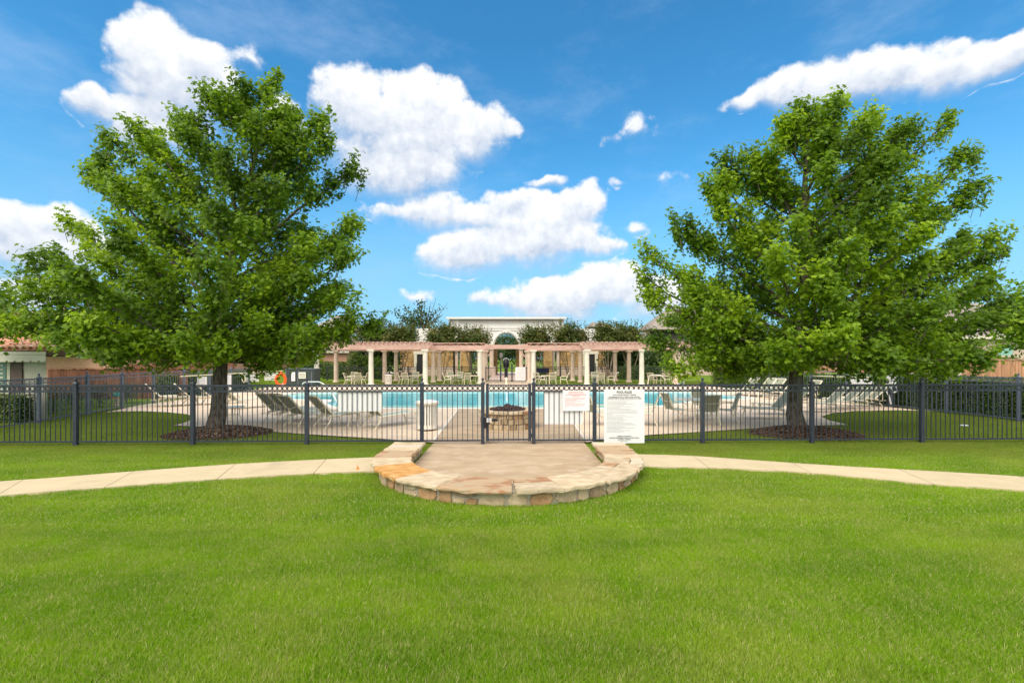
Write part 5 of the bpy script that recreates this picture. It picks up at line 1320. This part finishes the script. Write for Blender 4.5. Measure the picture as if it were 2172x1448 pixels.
# wings
zw = Z(696,Yp)
for s, (a, b, da, db) in ((-1,(846,960,884,896)), (1,(1188,1306,1244,1262))):
    x0, x1 = X(a,Yp), X(b,Yp)
    hi0, hi1 = (X(880,Yp), xl) if s < 0 else (xr, X(1266,Yp))
    MB().box(((x0+x1)/2,Yp+2.0,(zlow+.0)/2),(x1-x0,3.0,zlow)).build('stone_wall_core', M_gold, po)
    MB().box(((hi0+hi1)/2,Yp+2.0,(zlow+zw)/2),(hi1-hi0,3.0,zw-zlow)).build('parapet', M_stuccow, po)
    # stones proud of the wall
    rw = random.Random(5+s); z = 1.1
    while z < zlow-.1:
        hh = rw.uniform(.28,.42); x = x0+.05
        while x < x1-.2:
            w = rw.uniform(.45,.95); w = min(w, x1-.03-x)
            if not (X(da-4,Yp) < x+w/2 < X(db+4,Yp)) and w > .1:
                MB().box((x+w/2,Yp+.48,z+hh/2),(w-.04,.07+rw.uniform(0,.05),min(hh,zlow-z)-.04)).build('stone', M_gold, po)
            x += w
        z += hh
    MB().box(((x0+x1)/2,Yp+.38,.55),(x1-x0,.30,1.1)).build('plinth', M_pink, po)
    xd0, xd1 = X(da,Yp), X(db,Yp); zd = Z(751,Yp)
    dr = MB().box(((xd0+xd1)/2,Yp+.36,(zd+.2)/2+.1),(xd1-xd0,.36,zd-.2)).build('doorway', M_dark, po)
    MB().box(((xd0+xd1)/2,Yp+.30,zd+.18),(xd1-xd0+.9,.44,.36)).build('lintel', M_trim, po)
    for q in (xd0-.2, xd1+.2): MB().box((q,Yp+.31,zd/2),(.36,.42,zd)).build('jamb', M_trim, po)
    px_p = (986.5, 1162)[s > 0]
    MB().box((X(px_p,Yp),Yp+1.0,zlow/2),(1.0,2.6,zlow)).build('pier', M_gold, po)
    for q in ((968,978) if s < 0 else (1174,1184)): MB().box((X(q,Yp),Yp+.40,zlow/2),(.34,.30,zlow)).build('pilaster', M_pink, po)
# handrails by the steps
for i, (p0, lab) in enumerate(((862,'black stair handrail in front of the left dark doorway'), (1263,'black stair handrail in front of the right dark doorway'))):
    t = thing('stair_handrail', lab, 'handrail'); Y = 55.0; s = -1 if i == 0 else 1
    pts = [(X(p0 if s > 0 else p0+22,Y),Y,0),(X(p0 if s > 0 else p0+22,Y),Y,1.6),(X(p0+14 if s > 0 else p0+8,Y),Y,1.15),(X(p0+15 if s > 0 else p0+7,Y),Y,0)]
    MB().tube(pts, .05, 6).build('rail', M_iron, t)
    MB().box((X(p0+8,Y),Y+.6,.25),(1.6,1.2,.5)).build('step', M_pink, t)
# kiosk, signpost, banner, notice at the far gate
ky = 52.0; t = thing('kiosk', 'tall rounded black kiosk on a narrow base beyond the far gate', 'kiosk', (X(1073.5,ky), ky, 0)); kw = 6.5/F*ky
MB().lathe([(kw*.55,0),(kw*.55,Z(781,ky)),(kw*.9,Z(779,ky))], 14).build('base', M_black, t)
MB().lathe([(kw*.9,Z(779,ky)),(kw,Z(774,ky)),(kw,Z(766,ky)),(kw*.7,Z(761.5,ky)),(kw*.2,Z(760,ky))], 14).build('body', M_black, t, True)
MB().tube([(kw*1.05*math.cos(q),-kw*.5,Z(766,ky)+kw*1.0*math.sin(q)) for q in np.linspace(.3,math.pi-.3,9)], .025, 6).build('rim', M_steel, t)
t = thing('street_sign', 'small white sign on a thin pole beyond the far gate', 'sign', (X(1063,62), 62, 0)); MB().tube([(0,0,0),(0,0,Z(757,62))], .06, 6).build('pole', M_steel, t); MB().box((0,-.05,Z(753,62)),(.42,.05,.62)).build('plate', M_white, t)
t = thing('banner', 'navy blue banner tied to the far fence right of the column', 'banner', (X(1151.5,FB-.08), FB-.08, 0)); MB().box((0,0,Z(785,FB)),(1.25,.02,.48)).build('cloth', M_navy, t)
r, w, h = board('notice_board', 'tall white notice board standing beside the far gate', 1093, 778.5, 1114.5, 806.5, 42.4, M_white); fine_print([(h*.36-h*.1*i, w*.7) for i in range(8)], -w*.35, M_inkg, r, .02, 44)
# parked car glimpse beyond the drive
cy_ = 70.0
t = thing('parked_car', 'dark car parked beyond the drive, glimpsed right of the arch pillar', 'car', (X(1116,cy_), cy_, .05))
MB().prism_y([(-1.0,.25),(1.0,.25),(1.05,.65),(.7,.85),(.5,1.25),(-.5,1.25),(-.7,.85),(-1.05,.65)], -2.1, 2.1).build('body', M_black, t)
for s in (-1, 1): MB().box((s*.72,-2.12,.66),(.25,.04,.12)).build('headlight', M_steel, t)
for s in (-1, 1): MB().tube([(s*.85,-1.5,.32),(s*1.02,-1.5,.32)], .32, 12).build('wheel', M_dark, t)

# ---------------------------------------------------------------- houses and wood fences
def hip_roof(b, x0, x1, y0, y1, z0, z1, ov=.4, mi=0):
    x0 -= ov; x1 += ov; y0 -= ov; y1 += ov; ins = min((y1-y0)/2, (x1-x0)/2)*.98; ym = (y0+y1)/2
    xa, xb = x0+ins, x1-ins
    if xa > xb: xa = xb = (x0+x1)/2
    b.add([(x0,y0,z0),(x1,y0,z0),(x1,y1,z0),(x0,y1,z0),(xa,ym,z1),(xb,ym,z1)], [(0,1,5,4),(1,2,5),(2,3,4,5),(3,0,4),(3,2,1,0)], mi); return b
def house(label, x0, x1, y0, y1, ze, zr, wallm, wins=(), roofm=None, peaks=()):
    t = thing('house', label, 'house'); MB().box(((x0+x1)/2,(y0+y1)/2,ze/2-.1),(x1-x0,y1-y0,ze+.2-.02)).build('wall', wallm, t)
    hip_roof(MB(), x0, x1, y0, y1, ze, zr).build('roof', roofm or M_shingle, t)
    MB().box(((x0+x1)/2,y0-.42,ze-.09),(x1-x0+.86,.06,.20)).build('fascia', M_trim, t)
    for (px0, px1, pz0, pz1) in peaks: hip_roof(MB(), px0, px1, y0-1.5, y0+5, pz0, pz1, .3).build('roof', roofm or M_shingle, t)
    for (wx, wz, ww, wh) in wins:
        f = MB().box((wx,y0-.03,wz),(ww+.2,.10,wh+.2)).build('window', M_trim, t); MB().box((wx,y0-.09,wz),(ww,.03,wh)).build('pane', M_glass, f)
    return t
Yh = 33.0
house('brick house with grey roof behind the tiled house', X(90,Yh), X(420,Yh), Yh, Yh+11, Z(744,Yh), Z(668,Yh), M_brick, [(X(175,Yh),Z(752,Yh),.5,.25)], peaks=[(X(60,Yh),X(170,Yh),Z(744,Yh),Z(655,Yh+3))])
Yh = 46.0
house('brick house seen under the left oak crown', X(400,Yh), X(565,Yh), Yh, Yh+10, Z(738,Yh), Z(672,Yh), M_brick)
Yh = 56.0
house('red brick house with a steep roof left of the pergola', X(600,Yh), X(735,Yh), Yh, Yh+11, Z(745,Yh), Z(684,Yh+5), M_brick, peaks=[(X(665,Yh),X(757,Yh),Z(702,Yh),Z(664,Yh))])
Yh = 62.0
house('grey roofed house behind the left edge of the right oak', X(1372,Yh), X(1600,Yh), Yh, Yh+12, Z(735,Yh), Z(650,Yh+5), M_brickp, peaks=[(X(1372,Yh),X(1470,Yh),Z(700,Yh),Z(655,Yh))])
Yh = 84.0
house('far grey roofed house with two peaks above the white wall', X(1250,Yh), X(1310,Yh), Yh, Yh+8, Z(698,Yh), Z(683,Yh+4), M_brickp, peaks=[(X(1250,Yh),X(1272,Yh),Z(694,Yh),Z(680,Yh)),(X(1266,Yh),X(1292,Yh),Z(694,Yh),Z(681,Yh))])
Yh = 36.0
h5 = house('pinkish brick house with an arched green window at the right edge', X(1930,Yh), X(2400,Yh), Yh, Yh+12, Z(714,Yh), Z(640,Yh+5), M_brickp)
# arched window
wx0, wx1 = X(2114.5,Yh), X(2145,Yh); zb, zt_ = Z(754,Yh), Z(729,Yh); n = 8
arch = [(wx0,zb),(wx1,zb)]+[((wx0+wx1)/2+(wx1-wx0)/2*math.cos(q), zt_-.25+.25*math.sin(q)) for q in np.linspace(0, math.pi, n)]
f = MB().prism_y([((wx0+wx1)/2+(p[0]-(wx0+wx1)/2)*1.12, p[1]+(.06 if p[1] > zb+.1 else 0)) for p in arch], Yh-.07, Yh+.05).build('window', M_brick, h5); MB().prism_y(arch, Yh-.12, Yh-.075).build('pane', mat('green_glass', (.22,.45,.38), (.28,.50,.44), rough=.2), f)
MB().box(((wx0+wx1)/2,Yh-.12,zb-.06),(wx1-wx0+1.0,.26,.14)).build('sill', M_brickp, h5)
MB().box(((X(1930,Yh)+X(2400,Yh))/2,Yh-.04,Z(722,Yh)),(X(2400,Yh)-X(1930,Yh),.06,.16)).build('soldier_course', M_brickp, h5)
# tiled house at the left edge
Yt = 16.4; ex = X(98,Yt); th = thing('tiled_house', 'cream stucco house with clay tile roof and scalloped awning at the left edge', 'house')
ze = Z(752,Yt); MB().prism([(ex-12,Yt),(ex,Yt),(ex-6.5,Yt+6.0),(ex-12,Yt+6.0)],0,ze).build('wall', M_stucco, th)
zeave = Z(742,Yt-.45); y0 = Yt-.45; xo = X(136,y0)
MB().box(((xo+ex-9)/2,y0+.03,zeave-.10),(xo-ex+9,.07,.16)).build('fascia', M_fascia, th)
MB().box(((xo+ex-9)/2,(y0+Yt)/2+.06,zeave-.20),(xo-ex+9-.1,Yt-y0,.05)).build('soffit', M_fascia, th)
ridge_in = 4.6; zr = zeave+1.85
roof = MB(); roof.add([(ex-12,y0,zeave-.03),(xo,y0,zeave-.03),(xo-7.4,y0+7.0,zeave-.03),(ex-12,y0+7.0,zeave-.03),(ex-12,y0+5.5,zr),(xo-5.2,y0+5.5,zr)], [(0,1,5,4),(1,2,5),(2,3,4,5),(3,2,1,0)]); roof.build('roof', M_tile, th)
# barrel tiles laid course by course on the front slope
sl_len = math.hypot(5.5, zr-zeave); uy, uz = 5.5/sl_len, (zr-zeave)/sl_len
def barrel():
    b = MB(); vs = []; fs = []; n = 6; L = .44
    for j, (yy, rr) in enumerate(((0,.095),(L,.078))):
        for i in range(n+1):
            a = math.pi*i/n; vs.append((rr*math.cos(a), yy, rr*math.sin(a)))
        for i in range(n+1):
            a = math.pi*i/n; vs.append(((rr-.015)*math.cos(a), yy, (rr-.015)*math.sin(a)))
    m = n+1
    for i in range(n): fs += [(i,i+1,2*m+i+1,2*m+i),(m+i,3*m+i,3*m+i+1,m+i+1),(i,m+i,m+i+1,i+1)]
    return b.add(vs, fs).mesh('roof_tile', M_tile, True)
me_t = barrel(); ang = math.atan2(uz, uy); rt = random.Random(8); pitch = .235
for row in range(13):
    d = row*.36; yy, zz = y0+d*uy-.03, zeave+d*uz+.01+.02
    xmax = xo-.04-(d*uy)*(5.2/5.5); k = 0
    while True:
        x = xmax-.10-k*pitch; k += 1
        if x < X(-60, yy): break
        o = link('roof_tile', me_t, th, (x, yy, zz)); o.rotation_euler = (ang+rt.uniform(-.02,.02), 0, rt.uniform(-.02,.02))
for i in range(15):
    f = i/15; p = Vector((xo,y0,zeave+.05)).lerp(Vector((xo-5.2,y0+5.5,zr+.08)), f)
    o = link('ridge_tile', me_t, th, p); o.rotation_euler = (math.asin(1.85/7.8), 0, math.atan2(5.2,5.5)); o.scale = (1.25,1.25,1.25)
# awning, shutter, window, lamp
za = Z(752.5,Yt-.3); xaw = X(108,Yt-.3)
MB().box(((xaw+ex-9)/2,Yt-.2,za+.06),(xaw-ex+9,.55,.10)).build('awning', M_awn, th)
sc_ = []; x = xaw; n = 0
pl2 = [(xaw,za),(xaw,za-.20)]
while x > ex-2.6:
    pl2 += [(x-.02,za-.24),(x-.19,za-.24),(x-.21,za-.195),(x-.25,za-.195)]; x -= .27
pl2 += [(x,za)]
MB().prism_y(pl2, Yt-.485, Yt-.465).build('valance', M_awn, th)
MB().box((X(38,Yt),Yt-.03,Z(800,Yt)),(.38,.05,1.05)).build('shutter', M_shutter, th)
MB().box((X(38,Yt),Yt-.06,Z(785,Yt)),(.38,.02,.03)).build('shutter', M_shutter, th)
wf = MB().box((X(-5,Yt),Yt-.03,Z(800,Yt)),(1.0,.08,1.15)).build('window', M_trim, th)
MB().box((X(-8,Yt),Yt-.08,Z(800,Yt)),(.86,.03,1.0)).build('pane', M_glass, wf)
for i in range(7): MB().box((X(-6,Yt),Yt-.105,Z(800,Yt)-.42+i*.14),(.66,.015,.06)).build('louver', M_trim, wf)
lm = thing('flood_light', 'small dark double flood light under the eave of the tiled house', 'light', (X(113,Yt-.1), Yt-.1, Z(750.5,Yt)))
for s in (-1, 1): MB().lathe([(.03,0),(.06,.05),(.07,.12)], 8, (s*.09,0,-.10)).build('lamp_head', M_dark, lm)
MB().box((0,.06,.06),(.22,.10,.05)).build('bracket', M_dark, lm)
def board_fence(label, pts, h, m, top=True, bw=.15, z0=0.0, group='wooden privacy fences'):
    t = thing('wood_fence', label, 'fence', (0,0,0), 0, group); cnt = 0; rnd = random.Random(len(label)); boards = {}
    for (x0,y0),(x1,y1) in zip(pts[:-1], pts[1:]):
        a, b = Vector((x0,y0,z0)), Vector((x1,y1,z0)); L = (b-a).length; n = int(L/bw); rz = math.atan2(b.y-a.y, b.x-a.x)
        for i in range(n):
            k = rnd.randrange(3)
            if k not in boards: boards[k] = MB().box((0,0,(h-.02*k)/2),(bw-.012,.022,h-.02*k)).mesh('plank', m)
            p = a+(b-a)*((i+.5)/n); p.y += rnd.uniform(-.008,.008); link('plank', boards[k], t, p, rz)
        for zz in (.35, h-.3): MB().bar(a+Vector((0,.04,zz)), b+Vector((0,.04,zz)), .04, .09).build('rail', m, t)
        if top: MB().bar(a+Vector((0,0,h+.02)), b+Vector((0,0,h+.02)), .14, .035).build('cap_rail', m, t)
    return t
board_fence('stained brown board fence with a flat cap behind the left side fence', [(-24.6,25.0),(-17.6,25.6)], Z(782,25.3), M_wood)
board_fence('darker upper board fence stepping up behind the left one', [(X(270,30),30),(X(405,30),30)], Z(772,30), M_wood)
board_fence('brown board fence just left of the oak trunk, farther back', [(X(400,32),32),(X(500,32),32)], Z(765,32), M_wood)
board_fence('light cedar board fence behind the right oak trunk', [(X(1690,38),38),(X(1890,36),36)], Z(765,37), M_woodr)
board_fence('light cedar board fence below the arched green window', [(X(2040,30),30),(X(2260,29),29)], Z(763,30), M_woodr)
